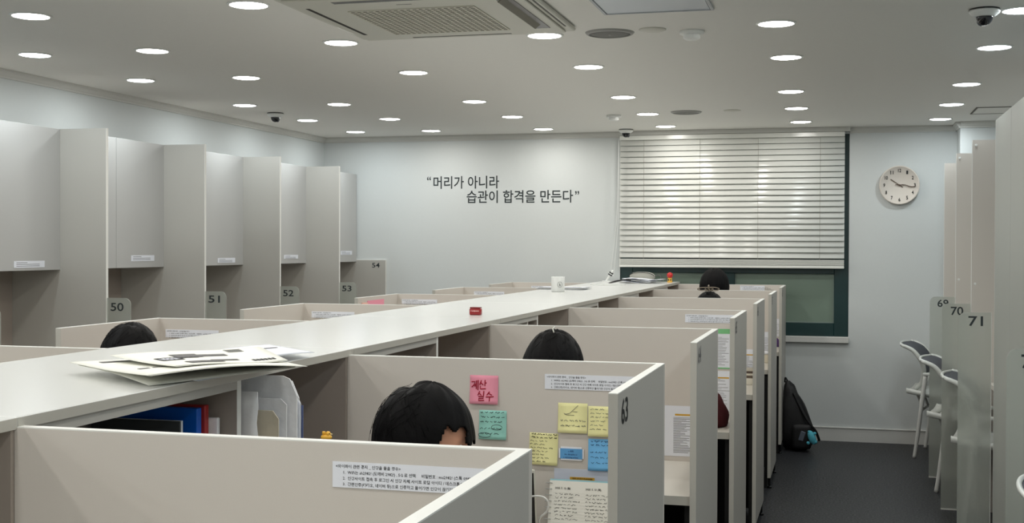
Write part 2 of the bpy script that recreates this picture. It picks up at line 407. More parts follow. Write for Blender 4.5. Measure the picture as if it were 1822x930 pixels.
def disc(name, label, cat, x, y, parts):
    t = thing(name, label, cat, (x, y, H))
    for nm, m, prof in parts:
        bm = bmesh.new(); lathe(bm, prof, 40); fin(bm, nm, m, t, True)
    return t
RIM = mat('speaker_rim', (150, 150, 146), .4, .4)
for x, y, lb in ((-.974, 5.30, 'round grey ceiling speaker grille, the nearer one beside the air conditioner'), (-1.034, 8.508, 'round grey ceiling speaker grille near the window, the farther one')):
    t = disc('ceiling_speaker', lb, 'speaker', x, y, [('speaker_grille', SPEAK, [(0, -.009), (.06, -.0085), (.092, -.006), (.092, 0)]), ('rim', RIM, [(.090, 0), (.090, -.010), (.098, -.008), (.106, -.001), (.106, 0)]), ('centre_cap', RIM, [(0, -.012), (.006, -.0115), (.007, -.008)])])
disc('cover_plate', 'flat round white blanking plate between the speaker and the smoke detector', 'cover', -.784, 5.261, [('plate', PLASTG, [(0, -.006), (.052, -.006), (.058, -.003), (.058, 0)])])
disc('cover_plate', 'small thin round cover on the ceiling right of the far speaker', 'cover', -.721, 8.472, [('plate', PLASTG, [(0, -.004), (.055, -.004), (.06, 0)])])
for x, y, lb in ((-.627, 5.342, 'round white smoke detector, the nearer one beside the blue grey hatch'), (-1.552, 8.612, 'round white smoke detector, the farther one left of the far speaker')):
    disc('smoke_detector', lb, 'smoke detector', x, y, [('detector_base', PLAST, [(0, 0), (.052, 0), (.052, -.012), (.045, -.016), (0, -.016)]), ('sensor_head', PLAST, [(.034, -.015), (.036, -.03), (.026, -.038), (0, -.039)])])
for x, y, ry, lb in ((-3.809, 7.946, .6, 'white dome camera with black lens on the ceiling at the left'), (-1.642, 9.655, .4, 'white dome camera with black lens above the left corner of the blind'), (.523, 5.119, 2.4, 'large white dome camera with black lens at the upper right')):
    t = thing('dome_camera', lb, 'security camera', (x, y, H), ry)
    for nm, m, prof in (('gasket', BLACKP, [(0, 0), (.056, 0), (.057, -.005), (0, -.005)]), ('housing', PLAST, [(0, -.005), (.055, -.005), (.058, -.009), (.054, -.018), (.038, -.030), (.034, -.031), (.032, -.028), (0, -.028)]),):
        bm = bmesh.new(); lathe(bm, prof, 40); fin(bm, nm, m, t, True)
    bm = bmesh.new(); lathe(bm, [(.031, -.029)]+[(.031*math.cos(a), -.031-.033*math.sin(a)) for a in [k*pi/2/10 for k in range(10)]]+[(0, -.064)], 32)
    fin(bm, 'dome', mat('smoked_dome', (22, 24, 28), .08, .6), t, True)
    bm = bmesh.new(); lathe(bm, [(0, 0), (.013, 0), (.014, .004), (.010, .007), (0, .007)], 20); o = fin(bm, 'lens', mat('lens_grey', (90, 94, 100), .15, .6), t, True)
    o.location = (.020, 0, -.050); o.rotation_euler = (0, math.radians(118), 0)

# ------------------------------------------------------------------ left wall row (cabinets, dividers, acrylic tags)
def acrylic_mesh(wd, z1, th=.006, r=.035, left_round=False):
    bm = bmesh.new(); pts = [(0, 0), (wd, 0)]
    pts += [(wd-r+r*math.sin(a), z1-r+r*math.cos(a)) for a in [pi/2-k*pi/2/6 for k in range(7)]] + [(0, z1)]
    if left_round: pts = [(wd-x, z) for x, z in pts][::-1]
    vs = [bm.verts.new((x, -th/2, z)) for x, z in pts]; ws = [bm.verts.new((x, th/2, z)) for x, z in pts]
    bm.faces.new(vs); bm.faces.new(ws[::-1])
    n = len(pts)
    for k in range(n): bm.faces.new((vs[k], ws[k], ws[(k+1) % n], vs[(k+1) % n]))
    return bm
LW = ['cut off by the left edge', 'above the tag reading fifty', 'above the tag reading fifty-one', 'above the tag reading fifty-two', 'nearest the back wall']
YD = [4.699, 5.733, 6.767, 7.802, 8.836]
XD, XE, ZD, ZB = -3.974, -3.700, 2.087, 1.349
NUMS = ['49', '50', '51', '52', '53']
NUM_SIZE = .052
def numeral(s, x0, z0, y, parent, wd=None, h=.040):
    return fit_text('number', s, LETTER, x0, x0+(wd or .073), z0, z0+h, y, .012, parent)
for i, y in enumerate(YD):
    t = thing('divider_panel', 'tall beige left wall divider with a frosted tag, %s' % ['cut off by the left edge', 'the leftmost, tag reads fifty', 'second from the left, tag reads fifty-one', 'third from the left, tag reads fifty-two', 'nearest the back wall, tag reads fifty-three'][i], 'divider', (XL, y, 0), 0, 'tall dividers of the left wall booths')
    box('panel', GREY, .001, XE-XL-.002, -.009, .009, 0, ZD, t)
    box('edge_band', BAND, XE-XL-.002, XE-XL, -.009, .009, 0, ZD, t)
    a = fin(acrylic_mesh(.138, 1.205), 'acrylic_screen', FROST, t); a.location = (XE-XL+.0005, 0, 0)
    numeral(NUMS[i], .022, 1.137, -.0045, a, .076, .043)
    if i < 5:
        y1 = YD[i+1] if i < 4 else YB-.01
        far = y1-.009; near = y+.010
        t = thing('wall_cabinet', 'beige wall cabinet with a paper strip on its door, %s' % LW[i], 'cabinet', (XD, (near+far)/2, ZB), 0, 'wall cabinets of the left row')
        hy = (far-near)/2; xl = XL-XD
        bm = bmesh.new(); bx(bm, xl+.001, -.019, -hy, hy, 0, .018); bx(bm, xl+.001, -.019, -hy, hy, ZD-ZB-.018, ZD-ZB)
        bx(bm, xl+.001, -.019, -hy, -hy+.018, .018, ZD-ZB-.018); bx(bm, xl+.001, -.019, hy-.018, hy, .018, ZD-ZB-.018)
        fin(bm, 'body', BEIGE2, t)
        fy = -hy+(.50 if False else .0)
        # filler strip seen beside the door of the second cabinet
        if i == 1:
            js = 6.247-t.location.y
            box('filler_strip', DOORM, -.018, 0, -hy, js-.001, 0, ZD-ZB, t, .001); box('door', DOORM, -.018, .0006, js+.001, hy, 0, ZD-ZB, t, .001)
        else: box('door', DOORM, -.018, 0, -hy, hy, 0, ZD-ZB, t, .001)
        ly = {0: (5.342, 5.589, 1.364, 1.398), 1: (6.397, 6.647, 1.387, 1.421), 2: (7.429, 7.672, 1.366, 1.398), 3: (8.436, 8.681, 1.384, 1.413), 4: (9.509, 9.751, 1.409, 1.441)}[i]
        lt = thing('paper_strip', 'white printed paper strip on the wall cabinet %s' % LW[i], 'notice', (XD+.001, (ly[0]+ly[1])/2, (ly[2]+ly[3])/2))
        dy, dz = (ly[1]-ly[0])/2, (ly[3]-ly[2])/2
        box('sheet', PAPER, 0, .001, -dy, dy, -dz, dz, lt)
        bm = bmesh.new()
        for r_ in range(3): bx(bm, .001, .0012, -dy+.02, -dy+.02+(dy*1.5 if r_ else dy*.7), dz-.010-r_*.0085, dz-.0075-r_*.0085)
        fin(bm, 'print', PRINTG, lt)
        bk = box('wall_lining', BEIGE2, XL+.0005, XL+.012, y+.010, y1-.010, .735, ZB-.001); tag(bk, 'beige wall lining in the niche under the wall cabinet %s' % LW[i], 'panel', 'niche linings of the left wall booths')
        # booth desk underneath
        dk = box('booth_desk', DESK, XL+.001, -3.78, y+.010, y1-.010, .70, .73); dk.location = (0, 0, 0)
        tag(dk, 'pale desk board under the wall cabinet %s' % LW[i], 'desk', 'desks of the left wall booths')
t = thing('divider_panel', 'low beige end panel numbered 54 against the back wall', 'divider', (XL, YB-.010, 0))
box('panel', GREY, .001, -3.712-XL, -.009, .009, 0, 1.362, t); box('edge_band', BAND, .001, -3.710-XL, -.009, .009, 1.362, 1.366, t); box('edge_band', BAND, -3.712-XL, -3.710-XL, -.009, .009, 0, 1.362, t)
fit_text('number', '54', LETTER, -3.832-XL, -3.763-XL, 1.300, 1.341, -.0098, .012, t)

# ------------------------------------------------------------------ central island
XI, XP, ZT = -1.241, -.4175, 1.1946
Y1, PT = 1.670, 1.3468
PY = [Y1+PT*k for k in range(7)]
XIL, XLL, ZI = -1.848, -2.594, 1.2095
LY = [3.004, 4.351, 5.698, 7.045, 8.392, 9.738]
XM = (XI+XIL)/2
ct = thing('counter_top', 'long white laminate counter top running down the middle of the room', 'counter', (XM, 0, ZI))
seams = [.33, 1.672, 3.05, 4.50, 5.80, 7.12, 8.86, YB-.03]
for a, b in zip(seams, seams[1:]):
    box('top_panel', TOPW, XIL-XM, XI-XM+.004, a+.0007, b-.0007, -.0195, 0, ct, .0012)
    box('edge_band', GREYB, XI-XM+.004, XI-XM+.0046, a+.001, b-.001, -.0183, -.0012, ct)
def bookcase(y0, y1, idx, extra=False):
    t = thing('bookcase', BCL[idx+1], 'bookcase', (XM, y0, 0), 0, 'bookcase units under the counter')
    zt = ZI-.0205; xr = XI-XM; v = y1-y0-.612
    L = y1-y0
    box('top_rail', GREY, .012, xr-.003, 0, v, zt-.018, zt, t)
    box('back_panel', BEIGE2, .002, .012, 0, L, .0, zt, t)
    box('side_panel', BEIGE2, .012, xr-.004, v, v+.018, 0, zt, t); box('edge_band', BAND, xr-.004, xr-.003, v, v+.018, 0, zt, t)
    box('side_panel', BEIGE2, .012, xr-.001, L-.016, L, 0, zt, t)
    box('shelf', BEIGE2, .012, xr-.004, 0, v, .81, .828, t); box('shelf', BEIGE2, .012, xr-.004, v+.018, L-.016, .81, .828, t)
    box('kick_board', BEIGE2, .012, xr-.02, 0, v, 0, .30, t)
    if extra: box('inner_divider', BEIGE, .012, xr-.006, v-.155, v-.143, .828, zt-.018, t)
BCL = ['open bookcase unit under the counter, left of and before the nearest partition', 'open bookcase unit holding the blue folder and clear document sleeves under the counter',
       'open bookcase unit under the counter beside the person with the hair clip', 'open bookcase unit with an extra inner divider, under the counter right of the red tin',
       'open bookcase unit under the counter between the fourth and fifth partitions', 'open bookcase unit under the counter beside the person with the looped hair tie', 'last open bookcase unit under the counter, nearest the window']
for k in range(-1, 6): bookcase(PY[0]+PT*k+.010, PY[0]+PT*(k+1)+.008, k, k == 2)
for k in range(-2, 5):
    a = LY[0]+PT*k; b = a+PT
    if b < .4: continue
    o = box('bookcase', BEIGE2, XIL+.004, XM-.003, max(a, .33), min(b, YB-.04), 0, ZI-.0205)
    tag(o, 'plain beige bookcase back standing under the counter in the left cubicle row', 'bookcase', 'bookcase backs of the left cubicle row')

def cubicle(xa, xb, y, num, side, label):
    """partition across from xa (island) to xb (aisle) plus the return panel towards the camera"""
    s = 1 if side == 'right' else -1
    t = thing('cubicle_partition', label, 'partition', (xb, y, 0), 0, 'low cubicle partitions of the %s row' % side)
    L = xa-xb; th = .018
    box('panel', BEIGE, L, -s*.0, 0, th, .07, ZT-.002, t)
    box('edge_band', BAND, L, 0, 0, th, ZT-.002, ZT, t)
    rl = .641
    box('return_panel', AISLE, -s*th, 0, -rl+.001, 0, .07, ZT-.002, t)
    box('inner_face', BEIGE, -s*(th+.0008), -s*th, -rl+.001, 0, .07, ZT-.002, t)
    box('edge_band', BAND, -s*(th+.0008), 0, -rl, 0, ZT-.002, ZT, t)
    box('edge_band', GREYB, -s*(th+.0008), 0, -rl, -rl+.001, .07, ZT-.002, t)
    for yy in (-rl+.05, -.05):
        bm = bmesh.new(); lathe(bm, [(0, 0), (.014, 0), (.014, .008), (.007, .014), (.007, .07), (0, .07)], 12); f = fin(bm, 'levelling_foot', BLACKP, t); f.location = (-s*.009, yy, 0)
    bm = bmesh.new(); lathe(bm, [(0, 0), (.014, 0), (.014, .008), (.007, .014), (.007, .07), (0, .07)], 12); f = fin(bm, 'levelling_foot', BLACKP, t); f.location = (L+s*.05, th/2, 0)
    if side == 'right':
        fit_text('number', num, INK if num == '63' else PRINTG, -rl+.042, -rl+.118, 1.127, 1.178, .0006, .02, t, FACE_PX).location = Vector((.0006, -rl+.040, 1.127))
    return t
CN = ['62', '63', '64', '65', '66', '67', '68']
desc = ['nearest beige cubicle partition at the bottom of the photo with a Wi-Fi notice', 'beige cubicle partition numbered 63 covered with coloured sticky notes',
        'third beige cubicle partition of the right row with a study plan sheet', 'fourth beige cubicle partition of the right row with a green edged sheet',
        'fifth beige cubicle partition of the right row', 'sixth beige cubicle partition of the right row', 'last beige cubicle partition of the right row below the window']
for k in range(7):
    cubicle(XI, XP, PY[k], CN[k], 'right', desc[k])
    dk = thing('cubicle_desk', 'pale desk of the %s cubicle in the right row' % ORD[k], 'desk', ((XI+XP)/2, PY[k], 0), 0, 'desks of the right cubicle row')
    hx = (XP-XI)/2-.021
    box('desk_top', DESK, -hx, hx, -.62, -.001, .703, .73, dk, .002); box('front_edge', GREYB, -hx, hx, -.622, -.62, .703, .73, dk)
    box('modesty_panel', DARK, -hx+.001, hx, -.03, -.012, .03, .703, dk)
    box('leg_panel', DARK, -hx, -hx+.018, -.60, -.03, 0, .703, dk); box('leg_panel', DARK, hx-.018, hx-.001, -.60, -.03, 0, .703, dk)
for k, y in enumerate(LY):
    cubicle(XIL, XLL, y, '', 'left', '%s beige cubicle partition of the left row counted from the camera' % ORD[k])
    dk = thing('cubicle_desk', 'pale desk of the %s cubicle in the left row' % ORD[k], 'desk', ((XIL+XLL)/2, y, 0), 0, 'desks of the left cubicle row')
    hx = (XIL-XLL)/2-.021
    box('desk_top', DESK, -hx, hx, -.62, -.001, .703, .73, dk, .002); box('leg_panel', DARK, -hx, -hx+.018, -.60, -.03, 0, .703, dk); box('leg_panel', DARK, hx-.018, hx, -.60, -.03, 0, .703, dk)

# ------------------------------------------------------------------ right wall row
def rdiv(y, num, solid=True, xe=.70, xa=.547, zt=1.168, th=.018):
    t = thing('divider_panel', 'right wall divider with a frosted tag, %s' % {'69': 'farthest one, tag reads sixty-nine', '70': 'middle one, tag reads seventy', '71': 'tag reads seventy-one', '72': 'cut off by the right edge of the photo'}[num], 'divider', (XR, y, 0), 0, 'dividers of the right wall booths')
    if solid:
        box('panel', BEIGE, -.001, xe-XR+.002, -th/2, th/2, 0, ZD, t); box('edge_band', BAND, xe-XR+.002, xe-XR, -th/2, th/2, 0, ZD, t)
        for z in (ZD-.03, 1.28):
            bm = bmesh.new(); lathe(bm, [(0, -.002), (.006, -.002), (.007, 0), (0, 0)], 12); bmesh.ops.rotate(bm, matrix=Matrix.Rotation(-pi/2, 3, 'X'), verts=bm.verts)
            f = fin(bm, 'screw_cap', PLAST, t); f.location = (xe-XR+.02, -th/2-.0005, z)
    a = fin(acrylic_mesh(xe-xa, zt, left_round=True), 'acrylic_screen', FROST, t); a.location = (xa-XR-.0005, 0, 0)
    box('edge_band', BAND, xe-xa-.002, xe-xa-.0002, -.0035, .0035, 0, zt, a)
    box('floor_channel', BAND, 0, xe-xa-.002, -.006, .0045, 0, .006, t).location = (xa-XR, 0, 0)
    fit_text('number', num, LETTER, .046, .113, zt-.066, zt-.018, -.0042, .014, a)
    return t
rdiv(8.46, '69'); rdiv(7.44, '70'); rdiv(6.42, '71', solid=False); rdiv(4.50, '72', solid=False, xa=.539, zt=1.140)
t = thing('divider_panel', 'narrow beige panel at the far end of the right wall row, nearest the clock', 'divider', (XR, 9.42, 0))
box('panel', BEIGE, -.001, .702-XR, -.009, .009, .95, ZD, t); box('edge_band', BAND, .702-XR, .70-XR, -.009, .009, .95, ZD, t)
t = thing('locker_side', 'tall pale grey side panels at the right edge of the photo', 'cabinet', (.709, 4.5, 0))
for a, b in ((.02, 1.26), (1.262, 1.82)): box('panel', LOCK, -.009, .009, a, b, 0, ZD+.002, t, .001)
box('end_panel', BEIGE, .0095, XR-.709-.001, 1.802, 1.82, 0, ZD, t); box('edge_band', BAND, -.0095, .009, 1.8205, 1.8225, 0, ZD, t)
for a, b, n in ((7.45, 8.45, '70'), (6.43, 7.43, '71'), (8.47, 9.40, '69')):
    d = thing('booth_desk', 'pale desk board in the right wall booth behind the frosted tag reading %s' % {'69': 'sixty-nine', '70': 'seventy', '71': 'seventy-one'}[n], 'desk', ((.80+XR)/2, (a+b)/2, 0), 0, 'desks of the right wall booths')
    box('desk_top', DESK, -.24, .239, -(b-a)/2+.012, (b-a)/2-.012, .70, .73, d, .002)
    box('modesty_panel', DARK, .20, .218, -(b-a)/2+.012, (b-a)/2-.012, 0, .70, d)

# ------------------------------------------------------------------ chairs
def chair_proto(label, loc, rz):
    t = thing('plastic_chair', label, 'chair', loc, rz, 'white and grey plastic chairs')
    # faces +x; rear feet at x=0
    for s in (-1, 1):
        bm = bmesh.new(); y = s*.25
        tube(bm, spline([(0, y, .0), (.02, y, .14), (.05, y, .40), (.072, y*.97, .585)], 5), [.013]*5+[.014]*5+[.016]*6, 10); fin(bm, 'leg', TUBE, t, True)
        bm = bmesh.new(); tube(bm, spline([(.46, y, 0), (.445, y, .2), (.40, y, .45), (.37, y*.97, .585)], 5), .013, 10); fin(bm, 'leg', TUBE, t, True)
        bm = bmesh.new(); bx(bm, .055, .39, y*.97-.022, y*.97+.022, .585, .603, .006, 2); fin(bm, 'armrest', CHAIRW, t)
    # seat shell
    bm = bmesh.new(); n = 12; mrow = []
    for i in range(n+1):
        u = i/n; x = -.065+u*.49; row = []
        hw = .205+.02*math.sin(u*pi)
        for j in range(13):
            v = j/12*2-1; row.append((x, v*hw, .452+.02*abs(v)**3-.012*math.sin(u*pi)+(.015*(1-u)**3)-.03*max(0, u-.85)/.15))
        mrow.append(row)
    def shell(rows, th):
        A = [[bm.verts.new(p) for p in r] for r in rows]; B = [[bm.verts.new((p[0]+th[0], p[1], p[2]+th[1])) for p in r] for r in rows]
        a, b = len(rows)-1, len(rows[0])-1
        for i in range(a):
            for j in range(b):
                bm.faces.new((A[i][j], A[i+1][j], A[i+1][j+1], A[i][j+1])); bm.faces.new((B[i][j], B[i][j+1], B[i+1][j+1], B[i+1][j]))
        for i in range(a):
            bm.faces.new((A[i][0], B[i][0], B[i+1][0], A[i+1][0])); bm.faces.new((A[i][b], A[i+1][b], B[i+1][b], B[i][b]))
        for j in range(b):
            bm.faces.new((A[0][j], A[0][j+1], B[0][j+1], B[0][j])); bm.faces.new((A[a][j], B[a][j], B[a][j+1], A[a][j+1]))
    shell(mrow, (0, -.034)); fin(bm, 'seat', CHAIRW, t, True)
    # backrest profile (x,z) rear to front
    prof = spline([(-.012, 0, .475), (.035, 0, .53), (.050, 0, .62), (.036, 0, .69), (-.012, 0, .752), (-.058, 0, .778), (-.102, 0, .792)], 4)
    bm = bmesh.new(); rows = []
    for i, p in enumerate(prof):
        u = i/(len(prof)-1); hw = .115+.115*min(1, u*1.9)
        if u > .93: hw -= .02
        rows.append([(p.x-.022*(1-(v/6-1)**2), (v/6-1)*(hw-.018), p.z) for v in range(13)])
    shell(rows[6:], (.006, .002)); fin(bm, 'back_mesh', CHAIRM, t, True)
    for s in (-1, 1):
        bm = bmesh.new(); pts = []
        for i, p in enumerate(prof):
            u = i/(len(prof)-1); hw = .115+.115*min(1, u*1.9)
            if u > .93: hw -= .02
            pts.append((p.x, s*hw, p.z))
        tube(bm, pts, [.0185-.010*abs(i/len(pts)-.3) for i in range(len(pts))], 8); fin(bm, 'back_frame', CHAIRW, t, True)
    bm = bmesh.new(); p = prof[-1]; tube(bm, spline([(p.x, -.205, p.z), (p.x-.02, -.1, p.z+.004), (p.x-.026, 0, p.z+.006), (p.x-.02, .1, p.z+.004), (p.x, .205, p.z)], 5), .0085, 8); fin(bm, 'top_rail', CHAIRW, t, True)
    for xx, zz, x2, z2 in ((.038, .33, .0, .435), (.415, .37, .38, .425)):
        bm = bmesh.new(); tube(bm, [(xx, -.25, zz), (xx, .25, zz)], .009, 8)
        for yy in (-.12, .12): tube(bm, [(xx, yy, zz), (x2, yy, z2)], .009, 8)
        fin(bm, 'seat_support', TUBE, t, True)
    return t
ch0 = chair_proto('white plastic chair with grey mesh back nearest the back wall in the right aisle', (.550, 9.47, 0), math.radians(-12))
def put_chair(x, y, rz, label):
    c = copytree(ch0); c.location = (x, y, 0); c.rotation_euler = (0, 0, math.radians(rz)); c['label'] = label; return c
put_chair(.610, 8.20, -12, 'white plastic chair with grey mesh back at booth 70, second from the back wall')
put_chair(.660, 7.16, -10, 'white plastic chair partly behind the frosted screen 71')
put_chair(.625, 3.84, -8, 'white plastic chair of which only the back shows at the right edge of the photo')

# ------------------------------------------------------------------ people (seated students)
def mesh_from(o):
    dg = bpy.context.evaluated_depsgraph_get(); dg.update()
    me = bpy.data.meshes.new_from_object(o.evaluated_get(dg)); bpy.data.objects.remove(o); return me
def skin(verts, edges, radii, sub=1, root=0):
    me = bpy.data.meshes.new('s'); me.from_pydata([Vector(v) for v in verts], edges, []); o = bpy.data.objects.new('s', me); C.objects.link(o)
    o.modifiers.new('k', 'SKIN')
    for i, r in enumerate(radii):
        sv = me.skin_vertices[0].data[i]; sv.radius = (r, r) if not isinstance(r, tuple) else r
    me.skin_vertices[0].data[root].use_root = True
    if sub: m = o.modifiers.new('u', 'SUBSURF'); m.levels = sub
    return mesh_from(o)
def biggest(me):
    bm = bmesh.new(); bm.from_mesh(me); seen = set(); best = []
    bm.verts.ensure_lookup_table()
    for v in bm.verts:
        if v.index in seen: continue
        st = [v]; seen.add(v.index); comp = []
        while st:
            a = st.pop(); comp.append(a)
            for e in a.link_edges:
                b = e.other_vert(a)
                if b.index not in seen: seen.add(b.index); st.append(b)
        if len(comp) > len(best): best = comp
    keep = set(best); bmesh.ops.delete(bm, geom=[v for v in bm.verts if v not in keep], context='VERTS')
    bm.to_mesh(me); bm.free(); return me
def head_bm(bm, c, rot):
    """head of 0.23 height centred at c, looking along local +y"""
    r = bmesh.ops.create_uvsphere(bm, u_segments=40, v_segments=32, radius=1)
    for v in r['verts']:
        x, y, z = v.co
        X = x*.076*(1-.16*max(0, -z)**1.5); Y = y*(.094 if y > 0 else .098); Z = z*.118
        if z < 0: Y *= 1-.12*(-z)
        if y > 0 and abs(x) < .5:                                  # face relief
            Y += .017*math.exp(-((x/.13)**2+((z+.12)/.16)**2))     # nose
            Y -= .008*math.exp(-(((abs(x)-.36)/.15)**2+((z-.08)/.09)**2))   # eye sockets
            Y += .005*math.exp(-((x/.25)**2+((z+.47)/.07)**2))     # lips
            Y -= .003*math.exp(-((x/.25)**2+((z+.36)/.04)**2))
            Y += .007*math.exp(-((x/.2)**2+((z+.8)/.14)**2))       # chin
        for s in (-1, 1):
            d = ((y+.05)/.2)**2+((z+.02)/.24)**2
            if x*s > .6: X += s*.012*math.exp(-d)                # ears
        v.co = rot @ Vector((X, Y, Z))+c
def hair_obj(parent, c, rot, seed, full=0.0, tie=False):
    rr = random.Random(seed); bm = bmesh.new()
    r = bmesh.ops.create_uvsphere(bm, u_segments=160, v_segments=110, radius=1); dele = []
    for v in r['verts']:
        x, y, z = v.co; a = math.atan2(y, x)
        limit = -.62 if y < .28 else (-.62+min(1, (y-.28)/.22)*.98 if y < .86 else .12)
        k = 1+.018*noise.noise(Vector((x*3+seed, y*3, z*3)))+.012*math.sin(a*34+4*noise.noise(Vector((x*2, y*2, seed))))*(1-abs(z))*.6+.01*math.sin(a*11+seed)
        k += full*(1-max(0, z)**2)*.12-.085*math.exp(-(((y+.42)/.10)**2+(x/.35)**2+((z-.88)/.25)**2))
        if z < limit+.05*math.sin(a*13+seed): dele.append(v)
        v.co = rot @ Vector((x*.094*k, y*.112*k-.006, z*.130*k+.004))+c
    bmesh.ops.delete(bm, geom=dele, context='VERTS')
    g = bmesh.ops.extrude_face_region(bm, geom=bm.faces[:])
    ctr = c
    for e in g['geom']:
        if isinstance(e, bmesh.types.BMVert): e.co = ctr+(e.co-ctr)*.955
    # loose strands
    for k in range(150):
        th = rr.uniform(0, 2*pi); el = rr.uniform(.1, 1.2); d = Vector((math.cos(th)*math.cos(el), math.sin(th)*math.cos(el), math.sin(el)))
        if d.y > .05 and d.z < .97: continue
        tg = Vector((-math.sin(th), math.cos(th), 0))*rr.uniform(-1, 1)+Vector((0, 0, -.6))
        p = [Vector((d.x*.095, d.y*.114-.006, d.z*.131+.004))]
        lift = rr.uniform(.02, .09)
        for q in range(1, 4):
            e = (d+tg*.22*q).normalized(); p.append(Vector((e.x*.095, e.y*.114-.006, e.z*.131+.004))*(1+lift*.33*math.sin(q/3*pi*.8)))
        tube(bm, [rot @ v+c for v in p], .0005, 3)
    me = bpy.data.meshes.new('hair'); bm.to_mesh(me); bm.free()
    o = link('hair', me, HAIR, parent, True); return o
def person(label, hx, hy, ztop, yaw, pitch, shirt, seed, full=0, body_yaw=0, hair_tie=None, chairlab=None, rch=0):
    """head at (hx,hy) with crown at ztop; yaw turns the head (0 = looks along +y)"""
    by = Matrix.Rotation(body_yaw, 3, 'Z')
    c = Vector((0, .20, ztop-.128))       # head centre in body space (before body yaw)
    base = Vector((hx, hy, 0))-by @ Vector((c.x, c.y, 0))
    t = thing('person', label, 'person', base, body_yaw)
    hz = c.z
    rot = Matrix.Rotation(yaw, 3, 'Z') @ Matrix.Rotation(-pitch, 3, 'X')
    V = [(0, -.02, .54), (0, .0, .66), (0, .05, hz-.36), (0, .09, hz-.24), (0, .125, hz-.16), (0, .16, hz-.07)]
    Rr = [(.15, .11), (.135, .105), (.15, .105), (.12, .085), (.055, .055), (.055, .055)]
    Ed = [(i, i+1) for i in range(5)]
    desk = .755
    for s in (-1, 1):
        n = len(V)
        V += [(s*.17, .085, hz-.245), (s*.235, .10-rch*.5, hz-.40), (s*.23, .26-rch*.8, desk+.035), (s*.12, .42-rch, desk+.03), (s*.10, .48-rch, desk+.022)]
        Rr += [.062, .048, .042, .03, .03]; Ed += [(3, n), (n, n+1), (n+1, n+2), (n+2, n+3), (n+3, n+4)]
        n = len(V)
        V += [(s*.10, .03, .535), (s*.13, .24, .535), (s*.13, .42, .53), (s*.13, .44, .30), (s*.13, .42, .085), (s*.13, .50, .04)]
        Rr += [.085, .08, .06, .052, .042, .036]; Ed += [(0, n)]+[(n+i, n+i+1) for i in range(5)]
    body = skin(V, Ed, Rr, 1)
    bm = bmesh.new(); bm.from_mesh(body); head_bm(bm, c, rot)
    # fingers on the desk
    for s in (-1, 1):
        for f in range(5):
            if f < 4: p0 = Vector((s*.10+(f-1.5)*.018, .49-rch, desk+.022)); L = (.062, .072, .066, .05)[f]; dx = (f-1.5)*.08; rad = .0078
            else: p0 = Vector((s*.10-s*.026, .465-rch, desk+.020)); L = .05; dx = -s*.8; rad = .009
            P = [p0, p0+Vector((dx*L*.4, L*.5, .010)), p0+Vector((dx*L*.7, L*.85, .002)), p0+Vector((dx*L*.8, L*1.05, -.008))]
            tube(bm, P, [rad*1.1, rad, rad*.92, rad*.8], 8)
    me = bpy.data.meshes.new('b'); bm.to_mesh(me); bm.free(); o = bpy.data.objects.new('b', me); C.objects.link(o)
    md = o.modifiers.new('r', 'REMESH'); md.mode = 'VOXEL'; md.voxel_size = .0055; md.use_smooth_shade = True
    sm = o.modifiers.new('s', 'SMOOTH'); sm.factor = .5; sm.iterations = 2
    me = mesh_from(o); me = biggest(me); me.name = 'body'; me.materials.clear(); link('body', me, SKIN, t, True)
    # clothes follow the body
    SV = V[:5]+V[6:10]+V[17:21]
    SR = [(.168, .128), (.153, .123), (.17, .125), (.142, .107), (.070, .070)]+[.078, .062, .056, .044]*2
    SE = [(0, 1), (1, 2), (2, 3), (3, 4), (3, 5), (5, 6), (6, 7), (7, 8), (3, 9), (9, 10), (10, 11), (11, 12)]
    me = skin(SV, SE, SR, 1); link('shirt', me, shirt, t, True)
    PV = [V[0]]+V[11:16]+V[22:27]; PR = [(.16, .12), .098, .093, .073, .066, .058, .098, .093, .073, .066, .058]
    me = skin(PV, [(0, 1), (1, 2), (2, 3), (3, 4), (4, 5), (0, 6), (6, 7), (7, 8), (8, 9), (9, 10)], PR, 1)
    link('trousers', me, mat('dark_trousers', (34, 36, 44), .8), t, True)
    bm = bmesh.new()
    for s in (-1, 1): bx(bm, s*.13-.045, s*.13+.045, .37, .60, 0, .075, .025, 3)
    fin(bm, 'shoes', PLASTG, t, True)
    for s in (-1, 1):
        bm = bmesh.new(); bmesh.ops.create_uvsphere(bm, u_segments=14, v_segments=10, radius=.0115)
        for v in bm.verts: v.co = rot @ (v.co+Vector((s*.029, .074, .008)))+c
        fin(bm, 'eye', mat('eye_white', (220, 216, 210), .3), t, True)
        bm = bmesh.new(); bmesh.ops.create_uvsphere(bm, u_segments=12, v_segments=8, radius=.006)
        for v in bm.verts: v.co = rot @ (v.co+Vector((s*.029, .0815, .008)))+c
        fin(bm, 'iris', mat('dark_iris', (30, 20, 16), .2), t, True)
    bm = bmesh.new(); bmesh.ops.create_uvsphere(bm, u_segments=16, v_segments=8, radius=1)
    for v in bm.verts: v.co = rot @ Vector((v.co.x*.022, v.co.y*.006+.094, v.co.z*.006-.055))+c
    fin(bm, 'lips', mat('lips', (176, 100, 92), .5), t, True)
    hair_obj(t, c, rot, seed, full)
